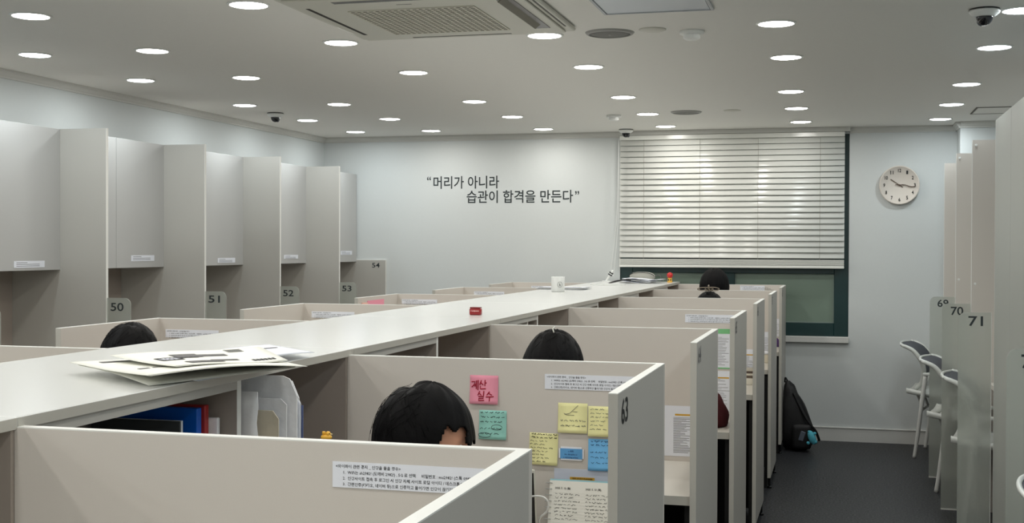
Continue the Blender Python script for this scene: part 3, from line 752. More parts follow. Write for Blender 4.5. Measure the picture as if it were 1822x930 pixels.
    if hair_tie == 'tie':
        bm = bmesh.new()
        for k, (dx, dy, dz) in enumerate(((-.055, 0, .02), (.05, .0, .022), (.0, .03, .035))):
            pts = [c+Vector((dx*.4, -.02, .138))+Vector((dx*math.sin(a)*.9, dy*math.sin(a)+.012*math.cos(a), dz*(1-math.cos(a))*.5)) for a in [i*2*pi/14 for i in range(14)]]
            tube(bm, pts, .0035, 6, True)
        fin(bm, 'hair_tie', mat('taupe_ribbon', (140, 128, 112), .6), t, True)['label'] = 'taupe looped hair tie on top of the head'
    elif hair_tie == 'clip':
        bm = bmesh.new(); tube(bm, [c+Vector((.012, -.05, .128)), c+Vector((.004, -.03, .138)), c+Vector((.006, -.01, .142))], .0022, 6)
        fin(bm, 'hair_clip', PLASTG, t, True)['label'] = 'small pale hair clip at the crown'
    cc = copytree(ch0); m_ = by @ Vector((0, -.02, 0)); ca = body_yaw+pi/2
    off = Matrix.Rotation(ca, 3, 'Z') @ Vector((-.17, 0, 0)); cc.location = base+m_+off; cc.rotation_euler = (0, 0, ca)
    cc['label'] = chairlab; return t
GREYS = mat('charcoal_shirt', (52, 54, 60), .85); NAVY = mat('navy_shirt', (34, 42, 66), .85); CREAMS = mat('cream_shirt', (200, 192, 176), .85); BLK = mat('black_shirt', (20, 20, 22), .85)
person('person with black hair looking down to the right beside the pink sticky note', -.872, 2.56, 1.178, math.radians(-94), math.radians(9), GREYS, 1, 0, math.radians(14), None, 'chair under the student in the cubicle by the sticky notes', .08)
person('person with black hair and a small clip, only the crown showing above partition 63', -.872, 3.80, 1.214, 0, math.radians(20), NAVY, 2, .25, 0, 'clip', 'chair under the student in the third cubicle')
person('person with black hair and a looped hair tie, crown just above the fifth partition', -.812, 7.92, 1.197, 0, math.radians(22), CREAMS, 3, .2, 0, 'tie', 'chair under the student with the looped hair tie')
person('person with full black hair in front of the dark green window frame', -.893, 9.08, 1.325, 0, math.radians(12), BLK, 4, 1.1, 0, None, 'chair under the student next to the window')
person('person with black hair in the left cubicle row behind the newspapers', -2.326, 3.74, 1.212, 0, math.radians(18), GREYS, 5, .1, 0, None, 'chair under the student of the left cubicle row')

# ------------------------------------------------------------------ papers on partitions
WIFI = ['<와이파이 관련 공지 _ 인강을 들을 경우>', '1.  WiFi는 sh2982! (도깨비 2982!) , 5G 로 선택     비밀번호 : mu2982! (스톡 0982!)', '2.  인강사이트 접속 후 로그인 시 인강 자체 사이트 로컬 아이디 / 데스크톱으로 접속하세요', '3.  간편인증(카카오, 네이버 등)으로 인증하고 들어가면 인강이 끊기거나 인강을 들을 수가 없습니다']
def notice(x0, y, ztop, label, wd=.285, h=.037, fine=True):
    t = thing('notice_strip', label, 'notice', (x0, y-.0005, ztop-h))
    box('sheet', PAPER, 0, wd, -.0012, 0, 0, h, t)
    for k, s in enumerate(WIFI):
        x = .005 if k == 0 else .016
        text('lettering', s, .0058, INK, (x, -.0014, h-.0085-k*.0085), FACE_NY, t, ext=0, bold=.012 if fine else .02, res=1)
    return t
notice(-.709, PY[0], 1.1665, 'white Wi-Fi notice strip on the nearest partition', .265)
notice(-.714, PY[1], 1.161, 'white Wi-Fi notice strip at the top right of partition 63', .272)
notice(-.694, PY[3], 1.1725, 'white Wi-Fi notice strip on the fourth partition of the right row', .25)
o = notice(-.762, PY[6], 1.187, 'white Wi-Fi notice strip on the partition below the window', .185)
notice(-2.55, LY[1], 1.151, 'white Wi-Fi notice strip on the left partition behind the person with black hair', .228, .031)
notice(-2.534, LY[2], 1.156, 'white Wi-Fi notice strip on the third left partition', .226, .031)
notice(-2.55, LY[3], 1.163, 'white Wi-Fi notice strip on the left partition next to the pink paper', .223, .028)
notice(-2.50, LY[4], 1.166, 'white Wi-Fi notice strip on the fifth left partition', .22, .028)
notice(-2.42, LY[5], 1.166, 'white Wi-Fi notice strip on the farthest left partition', .22, .03)

def scribble(parent, x0, x1, ztop, n, dz, m, y=-.0012, h=.003, seed=0, ragged=.4, name='handwriting', r=.00045):
    rr = random.Random(seed); bm = bmesh.new()
    for i in range(n):
        z = ztop-i*dz; x = x0+rr.uniform(0, .003); xe = x1-rr.random()*ragged*(x1-x0)
        while x < xe:
            L = rr.uniform(.004, .013); k = max(3, int(L/.0012)); pts = []
            for j in range(k+1): pts.append((min(x+L*j/k, x1), y, z+h*rr.uniform(-.5, .5)))
            for a, b in zip(pts, pts[1:]):
                d = Vector((b[0]-a[0], 0, b[2]-a[2])); nrm = Vector((-d.z, 0, d.x))
                if nrm.length < 1e-6: continue
                nrm = nrm.normalized()*r
                bm.faces.new([bm.verts.new(Vector(a)+nrm), bm.verts.new(Vector(a)-nrm), bm.verts.new(Vector(b)-nrm), bm.verts.new(Vector(b)+nrm)])
            x += L+rr.uniform(.002, .005)
    return fin(bm, name, m, parent)
def sticky(x0, x1, z0, z1, y, m, label, rot=0, curl=.006):
    wd, h = x1-x0, z1-z0
    t = thing('sticky_note', label, 'sticky note', (x0, y-.0008, z0)); t.rotation_euler = (0, rot, 0)
    bm = bmesh.new(); n = 8; A = []; B = []
    for i in range(n+1):
        u = i/n; c = -curl*(1-u)**2.2
        A.append([bm.verts.new((wd*j/2, c-.0006, h*u)) for j in range(3)]); B.append([bm.verts.new((wd*j/2, c, h*u)) for j in range(3)])
    for i in range(n):
        for j in range(2):
            bm.faces.new((A[i][j], A[i][j+1], A[i+1][j+1], A[i+1][j])); bm.faces.new((B[i][j], B[i+1][j], B[i+1][j+1], B[i][j+1]))
        bm.faces.new((A[i][0], A[i+1][0], B[i+1][0], B[i][0])); bm.faces.new((A[i][2], B[i][2], B[i+1][2], A[i+1][2]))
    for j in range(2): bm.faces.new((A[0][j], B[0][j], B[0][j+1], A[0][j+1])); bm.faces.new((A[n][j], A[n][j+1], B[n][j+1], B[n][j]))
    fin(bm, 'note_sheet', m, t, True)
    return t, wd, h
y2 = PY[1]
BI = mat('blue_black_ink', (40, 52, 66), .6); NAVYI = mat('navy_ink', (36, 74, 128), .6)
def strokes(parent, polys, m, wd, h, r=.0011, y=-.0016, curl=.006):
    bm = bmesh.new()
    for P in polys:
        P = [Vector((a*wd, y-curl*(1-b)**2.2, b*h)) for a, b in P]
        if len(P) > 1: tube(bm, P, r, 5)
    return fin(bm, 'handwriting', m, parent)
t, wd, h = sticky(-.908, -.834, 1.081, 1.153, y2, PINK, 'pink sticky note with red Korean handwriting on partition 63', 0)
def jamo(dx, dy, sc, polys): return [[(dx+a*sc, dy+b*sc) for a, b in P] for P in polys]
GYE = [[(.0, .8), (.35, .85), (.28, .5), (.02, .25)], [(.32, .55), (.5, .56)], [(.3, .38), (.5, .4)], [(.52, .95), (.5, .05)], [(.7, 1.0), (.68, -.05)]]
SAN = [[(.2, .95), (.02, .45)], [(.14, .72), (.42, .45)], [(.62, 1.0), (.6, .35)], [(.6, .68), (.78, .7)], [(.1, .32), (.1, .02), (.7, .06)]]
SIL = [[(.22, 1.0), (.02, .55)], [(.16, .8), (.42, .55)], [(.66, 1.02), (.64, .5)], [(.1, .42), (.66, .45), (.62, .25), (.14, .22), (.12, .0), (.72, .04)]]
SU = [[(.38, 1.0), (.08, .6)], [(.32, .82), (.66, .62)], [(.0, .42), (.85, .48)], [(.42, .45), (.38, -.05)]]
strokes(t, jamo(.06, .50, .33, GYE)+jamo(.34, .52, .32, SAN)+jamo(.28, .12, .33, SIL)+jamo(.58, .12, .32, SU), REDINK, wd, h, .0013)
t, wd, h = sticky(-.8835, -.812, .993, 1.0655, y2, TEAL, 'teal sticky note with dense dark handwriting on partition 63', 0)
scribble(t, .003, .066, h-.005, 3, .0115, INK, -.0045, .0045, 3, .2, r=.0006); scribble(t, .003, .060, h-.045, 2, .013, INK, -.0075, .004, 4, .3, r=.0006)
for cx, cz, a, b in ((.048, .031, .014, .0065), (.016, .011, .016, .006)):
    bm = bmesh.new(); tube(bm, [(cx+a*math.cos(k*pi/8), -.0085, cz+b*math.sin(k*pi/8)) for k in range(16)], .0006, 4, True); fin(bm, 'handwriting', INK, t)
t, wd, h = sticky(-.6795, -.6055, 1.0175, 1.091, y2, YELL, 'yellow sticky note with a small curve sketch and two lines of writing')
strokes(t, [[(.22, .62), (.4, .66), (.55, .8), (.68, .93)], [(.2, .66), (.3, .6), (.55, .6)], [(.5, .72), (.66, .71)]], PRINTG, wd, h, .0005)
scribble(t, .006, .070, .031, 2, .013, BI, -.0055, .005, 9, .1)
t, wd, h = sticky(-.6035, -.5335, 1.0115, 1.0855, y2, YELL, 'yellow sticky note with rows of sums, half hidden by the 63 side panel')
scribble(t, .004, .052, h-.007, 7, .0098, BI, -.005, .0035, 12, .35)
t, wd, h = sticky(-.7535, -.6805, .936, 1.0145, y2, YELL, 'yellow sticky note filled with handwriting, lowest of the yellow notes', math.radians(1))
scribble(t, .003, .070, h-.003, 2, .0075, INK, -.0022, .004, 20, .05, r=.0007); scribble(t, .003, .060, h-.019, 7, .0085, INK, -.0068, .0035, 21, .45, r=.0005)
t, wd, h = sticky(-.603, -.528, .9275, 1.005, y2, BLUEN, 'bright blue sticky note with navy handwriting beside the 63 side panel')
scribble(t, .006, .056, h-.006, 2, .009, NAVYI, -.0028, .004, 30, .2, r=.0007); scribble(t, .006, .056, h-.032, 3, .013, NAVYI, -.007, .004, 31, .4, r=.0006)
t = thing('name_card', 'small blue card with a white rounded border among the sticky notes', 'card', (-.6455, y2-.0008, .966))
bm = bmesh.new(); bx(bm, -.0315, .0315, -.0025, 0, -.0165, .0165); es = [e for e in bm.edges if abs(e.verts[0].co.y-e.verts[1].co.y) > .001]
bmesh.ops.bevel(bm, geom=es, offset=.005, segments=4, affect='EDGES'); fin(bm, 'card_border', PAPER, t)
box('card_face', mat('card_blue', (92, 158, 210), .5), -.028, .028, -.0032, -.0025, -.013, .0125, t, .0003)
for k, s in enumerate(('is 체력', 'the discipline is', 'a wavering of fate')):
    text('lettering', s, .0052, NAVYI, (-.001, -.0034, .004-.0075*k), FACE_NY, t, align='CENTER', ext=0, bold=.02, res=1)
# plan sheets
def plan(x0, x1, z0, z1, y, label, strip=True, lines=16, seed=0, split=.4, border=None, mat_=PAPER):
    t = thing('study_sheet', label, 'sheet', (x0, y-.0006, z0)); wd, h = x1-x0, z1-z0
    box('sheet', mat_, 0, wd, -.001, 0, 0, h, t)
    if border: box('border_band', border, 0, wd, -.0014, -.001, h-.022, h, t); box('border_band', border, 0, wd, -.0014, -.001, 0, .006, t)
    if strip: box('gold_strip', GOLD, wd*.55, wd*.95, -.0016, -.001, h-.034, h-.028, t)
    rr = random.Random(seed); bm = bmesh.new(); dz = (h-.05)/lines
    for k in range(lines):
        z = h-.045-k*dz
        bx(bm, .003, .003+wd*split*rr.uniform(.45, .7), -.0013, -.001, z-.0012, z+.0008)
        if split < .9: bx(bm, wd*(split+.12), wd*(split+.12)+wd*(.85-split)*rr.uniform(.5, .98), -.0013, -.001, z-.001, z+.0006); bx(bm, wd*(split+.12), wd*(split+.12)+wd*(.85-split)*rr.uniform(.3, .9), -.0013, -.001, z+dz*.45, z+dz*.45+.0012)
    fin(bm, 'print', PRINTG, t); return t
plan(-.66, -.485, .747, .923, PY[2], 'white study plan sheet with a gold strip behind the number 63 panel', lines=15, seed=1)
plan(-.69, -.487, .928, 1.109, PY[3], 'study sheet with a green border on the fourth partition', False, 10, 2, .6, mat('green_border', (120, 190, 130), .6))
plan(-.69, -.483, .735, .918, PY[3], 'white sheet with a gold strip under the green edged sheet', True, 9, 3, .4)
plan(-.62, -.462, .77, .912, PY[4], 'white sheet with dark lines on the fifth partition', True, 7, 4, .4)
plan(-.60, -.460, .795, .922, PY[5], 'white sheet on the sixth partition', False, 5, 5, .5)
plan(-.56, -.452, .80, .935, PY[6], 'narrow white sheet on the last partition', False, 4, 6, .5)
# back plate of a planner and the spiral planner standing on desk 63
t = thing('planner_sheet', 'pale blue white sheet with a gold strip behind the spiral planner', 'sheet', (-.689, y2-.0006, .86))
box('sheet', mat('pale_blue_paper', (206, 212, 226), .6), 0, .165, -.001, 0, 0, .068, t); 
bm = bmesh.new(); bx(bm, .040, .102, -.0018, -.001, .0405, .0485); fin(bm, 'gold_strip', GOLD, t); text('lettering', '대성 STUDY PLANNER', .0052, INK, (.046, -.002, .043), FACE_NY, t, ext=0, res=1, bold=.02)
t = thing('spiral_planner', 'open spiral study planner with handwriting standing upright on desk 63', 'notebook', (-.700, y2-.075, .7305)); t.rotation_euler = (math.radians(-13), 0, 0)
box('cover', mat('planner_cover', (150, 196, 206), .5), .008, .24, .004, .007, 0, .182, t); box('page', mat('planner_page', (236, 236, 228), .7), .008, .24, .0, .004, .002, .178, t)
box('stand', mat('planner_cover', (150, 196, 206), .5), .06, .18, .007, .05, 0, .006, t)
bm = bmesh.new()
for k in range(12):
    z = .012+k*.0145; tube(bm, [(.006+.009*math.cos(a), .003+.008*math.sin(a), z) for a in [i*2*pi/10 for i in range(10)]], .0012, 5, True)
fin(bm, 'spiral_binding', mat('spiral_grey', (176, 178, 176), .3, .5), t)
for x0, sd, hd in ((.022, 41, '2025. 5. 12 (월)'), (.098, 42, '2025. 5. 13 (화)')):
    text('lettering', hd, .0062, INK, (x0, -.0006, .158), FACE_NY, t, ext=0, res=1, bold=.02)
    scribble(t, x0, x0+.062, .146, 8, .0085, PRINTD, -.0006, .0042, sd, .35, r=.0004)
bm = bmesh.new()
for k in range(20): bx(bm, .018, .238, -.0003, 0, .012+k*.0072, .0123+k*.0072)
fin(bm, 'ruled_line', mat('faint_rule', (200, 202, 190), .7), t)
# phone / tablet, cable and grey pouch at the right end of desk 62's neighbour
t = thing('tablet', 'dark tablet in a pale case leaning at the edge of the nearest partition', 'tablet', (-.697, y2-.140, .732)); t.rotation_euler = (math.radians(-4), 0, math.radians(50))
bm = bmesh.new(); bx(bm, -.09, .0, -.005, .005, 0, .215, .004, 2); fin(bm, 'case', PLASTG, t); box('screen', BLACKP, -.083, -.007, -.0062, -.0050, .008, .207, t)
bm = bmesh.new(); tube(bm, spline([(-.735, y2-.16, .88), (-.700, y2-.165, .889), (-.676, y2-.167, .888), (-.665, y2-.167, .874), (-.671, y2-.165, .853), (-.688, y2-.16, .835), (-.700, y2-.11, .79), (-.715, y2-.09, .7345), (-.74, y2-.10, .7345)], 6), .0022, 8)
tag(fin(bm, 'charging_cable', PLAST, None, True), 'thin white cable looping behind the tablet on desk 63', 'cable')
bm = bmesh.new(); r_ = bmesh.ops.create_uvsphere(bm, u_segments=28, v_segments=20, radius=1)
for v in bm.verts:
    x, y, z = v.co; k = 1+.10*noise.noise(v.co*2.2)
    v.co = Vector((-.728+x*.062*k, y2-.275+y*.045*k, .812+z*.080*k-.02*x))
    v.co.z = max(v.co.z, .7312)
tag(fin(bm, 'pouch', mat('grey_felt', (170, 172, 172), .9, .2, .2, 300, bump=.5, bscale=200), None, True), 'soft light grey pouch on desk 63 beside the spiral planner', 'pouch')

# other things on desks of the right row
bm = bmesh.new(); bmesh.ops.create_uvsphere(bm, u_segments=28, v_segments=20, radius=1)
for v in bm.verts:
    x, y, z = v.co; k = 1+.12*noise.noise(v.co*1.8)
    v.co = Vector((-.56+x*.105*k, PY[3]-.42+y*.14*k, .80+z*.095*k-.045*x)); v.co.z = max(v.co.z, .7312); v.co.x = min(v.co.x, -.440)
tag(fin(bm, 'bag', mat('maroon_fabric', (70, 22, 28), .85, .2), None, True), 'maroon fabric bag on the desk below the green edged sheet', 'bag')
t = thing('book_stack', 'pile of worn books on the desk below the fifth partition', 'books', (-.545, PY[4]-.09, .7305))
for k, (c, hh) in enumerate((((226, 222, 208), .035), ((96, 84, 72), .014), ((206, 200, 186), .012), ((84, 70, 60), .012), ((190, 184, 170), .010))):
    z = sum(v for v in (.035, .014, .012, .012, .010)[:k]); box('book', mat('book_%d' % k, c, .6), -.08+R.uniform(0, .006), .085, -.06, .06, z+.0003, z+hh, t, .001)
t = thing('storage_box', 'cream box standing on the desk of the sixth cubicle', 'box', (-.545, PY[5]-.10, .7305))
box('box_body', mat('cream_card', (222, 216, 198), .6), -.07, .082, -.05, .05, 0, .055, t, .002); box('box_lid', PAPER, -.073, .085, -.053, .053, .0552, .068, t, .002)
t = thing('bottle', 'small purple bottle with a white cap on the farthest desk', 'bottle', (-.482, PY[6]-.12, .7305))
for nm, m, pr in (('bottle_body', mat('purple_plastic', (84, 52, 120), .3), [(0, 0), (.022, 0), (.024, .004), (.024, .05), (.014, .062), (.010, .066), (0, .066)]), ('cap', PLAST, [(0, .066), (.011, .066), (.011, .08), (0, .08)])):
    bm = bmesh.new(); lathe(bm, pr, 24); fin(bm, nm, m, t, True)

# ------------------------------------------------------------------ bookcase contents by the nearest cubicle
def upright(name, m, x0, x1, y0, y1, z0, z1, label, page=None, bev=.0015, group=None, lean=0):
    t = thing(name, label, 'folder' if 'folder' in name else 'book', ((x0+x1)/2, (y0+y1)/2, z0), 0, group)
    a, b = (x1-x0)/2, (y1-y0)/2
    box('cover', m, -a, a, -b, b, 0, z1-z0, t, bev)
    if page: box('pages', page, -a+.003, a+.0006, -b+.003, b-.003, .003, z1-z0+.0005, t)
    t.rotation_euler = (lean, 0, 0); return t
ZS = .8285
upright('ring_folder', mat('blue_plastic', (10, 98, 205), .35, .5), -1.52, -1.300, 2.343, 2.362, ZS, 1.137, 'glossy blue folder upright on the shelf under the counter')
upright('ring_folder', mat('red_plastic', (176, 48, 48), .4, .5), -1.515, -1.294, 2.366, 2.382, ZS, 1.141, 'dark red folder behind the blue folder under the counter')
upright('plastic_folder', CLEARP, -1.515, -1.277, 2.388, 2.399, ZS, 1.112, 'clear plastic folder behind the dark red folder under the counter')
upright('exercise_book', mat('dark_cover', (66, 70, 72), .4), -1.52, -1.312, 2.295, 2.308, ZS, 1.116, 'thin dark book with a pale edge in front of the blue folder', PAPER)
t = thing('loose_sheets', 'bent pale sheets lying in front of the blue folder', 'papers', (-1.42, 2.10, ZS))
bm = bmesh.new(); n = 14; A = []; B = []
for i in range(n+1):
    u = i/n; x = -.09+.20*u; z = .235+.046*math.sin(u*pi*.75+.2)-.10*max(0, u-.7)
    A.append([bm.verts.new((x, yy, z)) for yy in (-.10, .09)]); B.append([bm.verts.new((x, yy, z-.012)) for yy in (-.10, .09)])
for i in range(n):
    bm.faces.new((A[i][0], A[i+1][0], A[i+1][1], A[i][1])); bm.faces.new((B[i][0], B[i][1], B[i+1][1], B[i+1][0]))
    bm.faces.new((A[i][0], B[i][0], B[i+1][0], A[i+1][0])); bm.faces.new((A[i][1], A[i+1][1], B[i+1][1], B[i][1]))
bm.faces.new((A[0][0], A[0][1], B[0][1], B[0][0])); bm.faces.new((A[n][0], B[n][0], B[n][1], A[n][1]))
fin(bm, 'sheet', mat('olive_paper', (150, 156, 140), .6), t, True); box('paper_stack', PAPER, -.09, .09, -.10, .09, 0, .232, t)
# desk organiser with document sleeves and the yellow duck
og = thing('desk_organizer', 'low beige desk organiser against the bookcase in cubicle 63', 'organizer', (-1.115, 2.70, .7305))
bm = bmesh.new(); bx(bm, -.10, .12, -.10, .28, .088, .10); bx(bm, -.10, .12, -.10, -.085, 0, .088); bx(bm, -.10, .12, .265, .28, 0, .088); fin(bm, 'shelf', BEIGE, og)
def doc(name, m, xr, y, ztop, label, n=3, clip=0, wd=.2, wr=.0, cat='document sleeve', group=None):
    """upright A4 bundle parallel to the shelf front partition, right edge at xr"""
    t = thing(name, label, cat, (xr, y, .8285), 0, group); h = ztop-.8285
    for k in range(n):
        bm = bmesh.new(); N = 14; M = 10; dy = .006*k; dx = -.008*R.random()*(k > 0); hh = h-R.uniform(0, .008)*k
        A = []; B = []
        for i in range(N+1):
            u = i/N; ra = []; rb = []
            for j in range(M+1):
                v = j/M; x = -wd+wd*u; z = hh*v
                if clip and x > -clip: z = v*(hh-(x+clip)*2.2)
                o_ = wr*noise.noise(Vector((x*45, z*28, k*7+xr*50)))
                ra.append(bm.verts.new((x+dx, dy+o_, z))); rb.append(bm.verts.new((x+dx, dy+.003+o_, z)))
            A.append(ra); B.append(rb)
        for i in range(N):
            for j in range(M):
                bm.faces.new((A[i][j], A[i+1][j], A[i+1][j+1], A[i][j+1])); bm.faces.new((B[i][j], B[i][j+1], B[i+1][j+1], B[i+1][j]))
            bm.faces.new((A[i][M], A[i+1][M], B[i+1][M], B[i][M]))
        for j in range(M): bm.faces.new((A[N][j], B[N][j], B[N][j+1], A[N][j+1])); bm.faces.new((A[0][j], A[0][j+1], B[0][j+1], B[0][j]))
        fin(bm, 'sheet_bundle', m if k % 2 == 0 else PAPER, t, wr > .005)
    return t
doc('document_sleeve', CLEARP, -1.222, 2.462, 1.161, 'wrinkled clear document sleeve, leftmost of the papers under the counter', 2, 0, .2, .010)
doc('paper_bundle', mat('tan_paper', (212, 202, 180), .7, .2, .1, 60), -1.197, 2.515, 1.114, 'tan paper bundle between the clear document sleeves', 2, .008, .2, .001, 'papers')
doc('document_sleeve', CLEARP, -1.192, 2.545, 1.137, 'short clear sleeve just behind the tan paper bundle', 1, .006, .2, .002)
doc('document_sleeve', CLEARP, -1.181, 2.575, 1.185, 'tall clear document sleeve stack with a clipped corner', 6, .02, .24, .0025)
doc('thin_folder', mat('slate_blue_plastic', (92, 106, 150), .4), -1.183, 2.612, 1.115, 'thin blue folder at the back of the clear document sleeves', 1, 0, .2, 0, 'folder')
t = thing('storage_box', 'dark desk box under the yellow duck toy behind the nearest partition', 'box', (-1.02, 2.33, .7305)); box('box_body', mat('dark_box', (52, 50, 48), .7), -.014, .014, -.014, .014, 0, .355, t, .002)
dk = thing('toy_duck', 'small yellow toy duck peeping over the nearest partition', 'toy', (-1.002, 2.33, 1.0857)); dk.scale = (.5, .5, .5); dk.rotation_euler = (0, 0, math.radians(20))
DY = mat('yellow_rubber', (236, 180, 60), .4)
bm = bmesh.new(); bmesh.ops.create_uvsphere(bm, u_segments=20, v_segments=14, radius=1)
for v in bm.verts: v.co = Vector((v.co.x*.02-(.006 if v.co.x < -.6 else 0), v.co.y*.013, v.co.z*.012+.012))
fin(bm, 'duck_body', DY, dk, True)
bm = bmesh.new(); bmesh.ops.create_uvsphere(bm, u_segments=20, v_segments=14, radius=.0105); bmesh.ops.translate(bm, vec=(.004, 0, .026), verts=bm.verts); bx(bm, -.020, -.006, -.003, .003, .022, .036, .002); fin(bm, 'duck_head', DY, dk, True)
bm = bmesh.new(); bmesh.ops.create_cone(bm, segments=10, radius1=.004, radius2=.001, depth=.009, matrix=Matrix.Translation((.017, 0, .024)) @ Matrix.Rotation(pi/2, 4, 'Y'), cap_ends=True); fin(bm, 'beak', mat('beak_cream', (240, 214, 150), .5), dk)
for s in (-1, 1):
    bm = bmesh.new(); bmesh.ops.create_uvsphere(bm, u_segments=10, v_segments=8, radius=.0022); bmesh.ops.translate(bm, vec=(.009, s*.0092, .028), verts=bm.verts); fin(bm, 'eye', CH, dk)

# ------------------------------------------------------------------ things on the counter
ZTOP = ZI
def surf(P, hf):
    P = [Vector(p) for p in P]
    def f(u, v):
        p = P[0]*(1-u)*(1-v)+P[1]*u*(1-v)+P[2]*u*v+P[3]*(1-u)*v
        return Vector((p.x, p.y, hf(u, v)))
    return f
def sheet_mesh(f, u0, u1, v0, v1, th, n=18, k=12, dz=0):
    bm = bmesh.new(); A = []; B = []
    for i in range(n+1):
        u = u0+(u1-u0)*i/n
        A.append([bm.verts.new(f(u, v0+(v1-v0)*j/k)+Vector((0, 0, th+dz))) for j in range(k+1)]); B.append([bm.verts.new(f(u, v0+(v1-v0)*j/k)+Vector((0, 0, dz))) for j in range(k+1)])
    for i in range(n):
        for j in range(k):
            bm.faces.new((A[i][j], A[i+1][j], A[i+1][j+1], A[i][j+1])); bm.faces.new((B[i][j], B[i][j+1], B[i+1][j+1], B[i+1][j]))
    for i in range(n): bm.faces.new((A[i][0], B[i][0], B[i+1][0], A[i+1][0])); bm.faces.new((A[i][k], A[i+1][k], B[i+1][k], B[i][k]))
    for j in range(k): bm.faces.new((A[0][j], A[0][j+1], B[0][j+1], B[0][j])); bm.faces.new((A[n][j], B[n][j], B[n][j+1], A[n][j+1]))
    return bm
def news(label, P, hf, print_, pages=3, m=CREAM):
    o0 = Vector((P[0][0], P[0][1], ZTOP)); t = thing('newspaper', label, 'newspaper', o0)
    f0 = surf(P, hf); 
    for k in range(pages):
        fk = lambda u, v, k=k: f0(u, v)-o0+Vector((.004*k*(-1)**k, -.003*k, 0))
        fin(sheet_mesh(fk, 0, 1, 0, 1, .0007, dz=k*.0012), 'page', m, t, True)
    ft = lambda u, v: f0(u, v)-o0+Vector((0, 0, .0012*pages+.0002))
    for (u0, u1, v0, v1, mm) in print_:
        fin(sheet_mesh(ft, u0, u1, v0, v1, .0002, 8, 5), 'print', mm, t)
    return t
def lines(u0, u1, v0, v1, n, m):
    return [(u0, u0+(u1-u0)*R.uniform(.7, 1), v0+(v1-v0)*i/n, v0+(v1-v0)*(i+.45)/n, m) for i in range(n)]
def HF(h0, h1, h2, h3, ex=lambda u, v: 0):
    return lambda u, v: ZTOP+h0*(1-u)*(1-v)+h1*u*(1-v)+h2*u*v+h3*(1-u)*v+ex(u, v)
t = news('large folded cream newspaper hanging over the near counter edge',
     [(-1.541, 2.259), (-1.238, 2.059), (-1.085, 2.419), (-1.40, 2.75)],
     HF(.024, .025, .014, .006, lambda u, v: .009*u*math.sin(pi*v)-.003*math.sin(pi*u)*(1-v)),
     [(.10, .16, .10, .30, PRINTG), (.62, .66, .10, .16, PRINTG), (.62, .65, .18, .27, PRINTG)], 2)
o0 = t.location; fB = surf([(-1.532, 2.268), (-1.271, 2.108), (-1.12, 2.44), (-1.40, 2.74)], HF(.018, .001, .009, .001, lambda u, v: .004*math.sin(pi*u)*(1-v)))
for k in range(2): fin(sheet_mesh(lambda u, v, k=k: fB(u, v)-o0+Vector((-.003*k, .003*k, 0)), 0, 1, 0, 1, .0007, dz=k*.0014), 'lower_page', CREAM, t, True)
news('second newspaper with a dark photograph lying on the large folded one',
     [(-1.487, 2.323), (-1.252, 2.178), (-1.157, 2.477), (-1.36, 2.76)],
     HF(.034, .031, .020, .022, lambda u, v: -.003*math.sin(pi*u)*(1-v)+.002*math.sin(2*pi*v)),
     [(.42, .60, .10, .26, PRINTD), (.455, .565, .12, .235, PAPER), (.26, .48, .26, .44, PRINTG), (.32, .44, .44, .64, PRINTG), (.49, .53, .14, .22, PRINTD), (.46, .50, .26, .40, PRINTD), (.76, .90, .18, .46, PRINTG), (.72, .80, .40, .62, PRINTG)]
     +[(.80, .90, .72+.035*i, .745+.035*i, PRINTD) for i in range(6)]+[(.06+.05*i, .08+.05*i, .70, .82, PRINTG) for i in range(4)], 2)
news('thin white sheets peeking out under the large folded newspaper',
     [(-1.33, 2.27), (-1.222, 2.205), (-1.185, 2.50), (-1.30, 2.60)], HF(.001, .001, .002, .002), [], 2, PAPER)
news('white paper sheet at the right end of the newspapers',
     [(-1.44, 2.60), (-1.262, 2.53), (-1.222, 2.765), (-1.40, 2.90)], HF(.016, .014, .012, .016, lambda u, v: .003*math.sin(pi*v)), [(.35, .39, .6, .85, PRINTG)], 2, PAPER)
# red lozenge case
t = thing('red_case', 'small red tin with pale lettering on the counter', 'tin', (-1.390, 4.69, ZTOP+.0005)); RED = mat('red_tin', (148, 24, 28), .3, .5)
bm = bmesh.new(); bx(bm, -.023, .023, -.013, .013, 0, .026, .005, 3); fin(bm, 'tin_body', RED, t, True)
bm = bmesh.new(); bx(bm, -.021, .021, -.012, .012, .026, .031, .002, 2); fin(bm, 'tin_lid', mat('red_tin_lid', (120, 18, 22), .3, .5), t)
fit_text('lettering', 'redpass', mat('pale_pink_print', (240, 190, 186), .5), -.017, .017, .0125, .0195, -.0134, .03, t)
# mug
t = thing('mug', 'white mug with a round emblem on the middle of the counter', 'mug', (-1.652, 7.31, ZTOP+.0003))
bm = bmesh.new(); lathe(bm, [(0, 0), (.036, 0), (.040, .004), (.0405, .088), (.0385, .090), (.0365, .086), (.036, .010), (0, .008)], 40); fin(bm, 'mug_body', PLAST, t, True)
bm = bmesh.new(); tube(bm, spline([(-.02, .035, .072), (-.035, .058, .066), (-.038, .062, .044), (-.033, .054, .024), (-.02, .035, .018)], 5), .005, 8); fin(bm, 'handle', PLAST, t, True)
bm = bmesh.new()
def mugp(a, z, r=.0412): return (r*math.cos(a), r*math.sin(a), z)
tube(bm, [mugp(-1.05+.36*math.cos(k*pi/10), .044+.0165*math.sin(k*pi/10)) for k in range(20)], .0008, 4, True)
for a0, a1, z0, z1 in ((-1.15, -1.0, .052, .040), (-1.0, -.95, .040, .034), (-1.12, -1.12, .046, .034)): tube(bm, [mugp(a0, z0), mugp(a1, z1)], .0014, 4)
fin(bm, 'emblem', PRINTG, t)
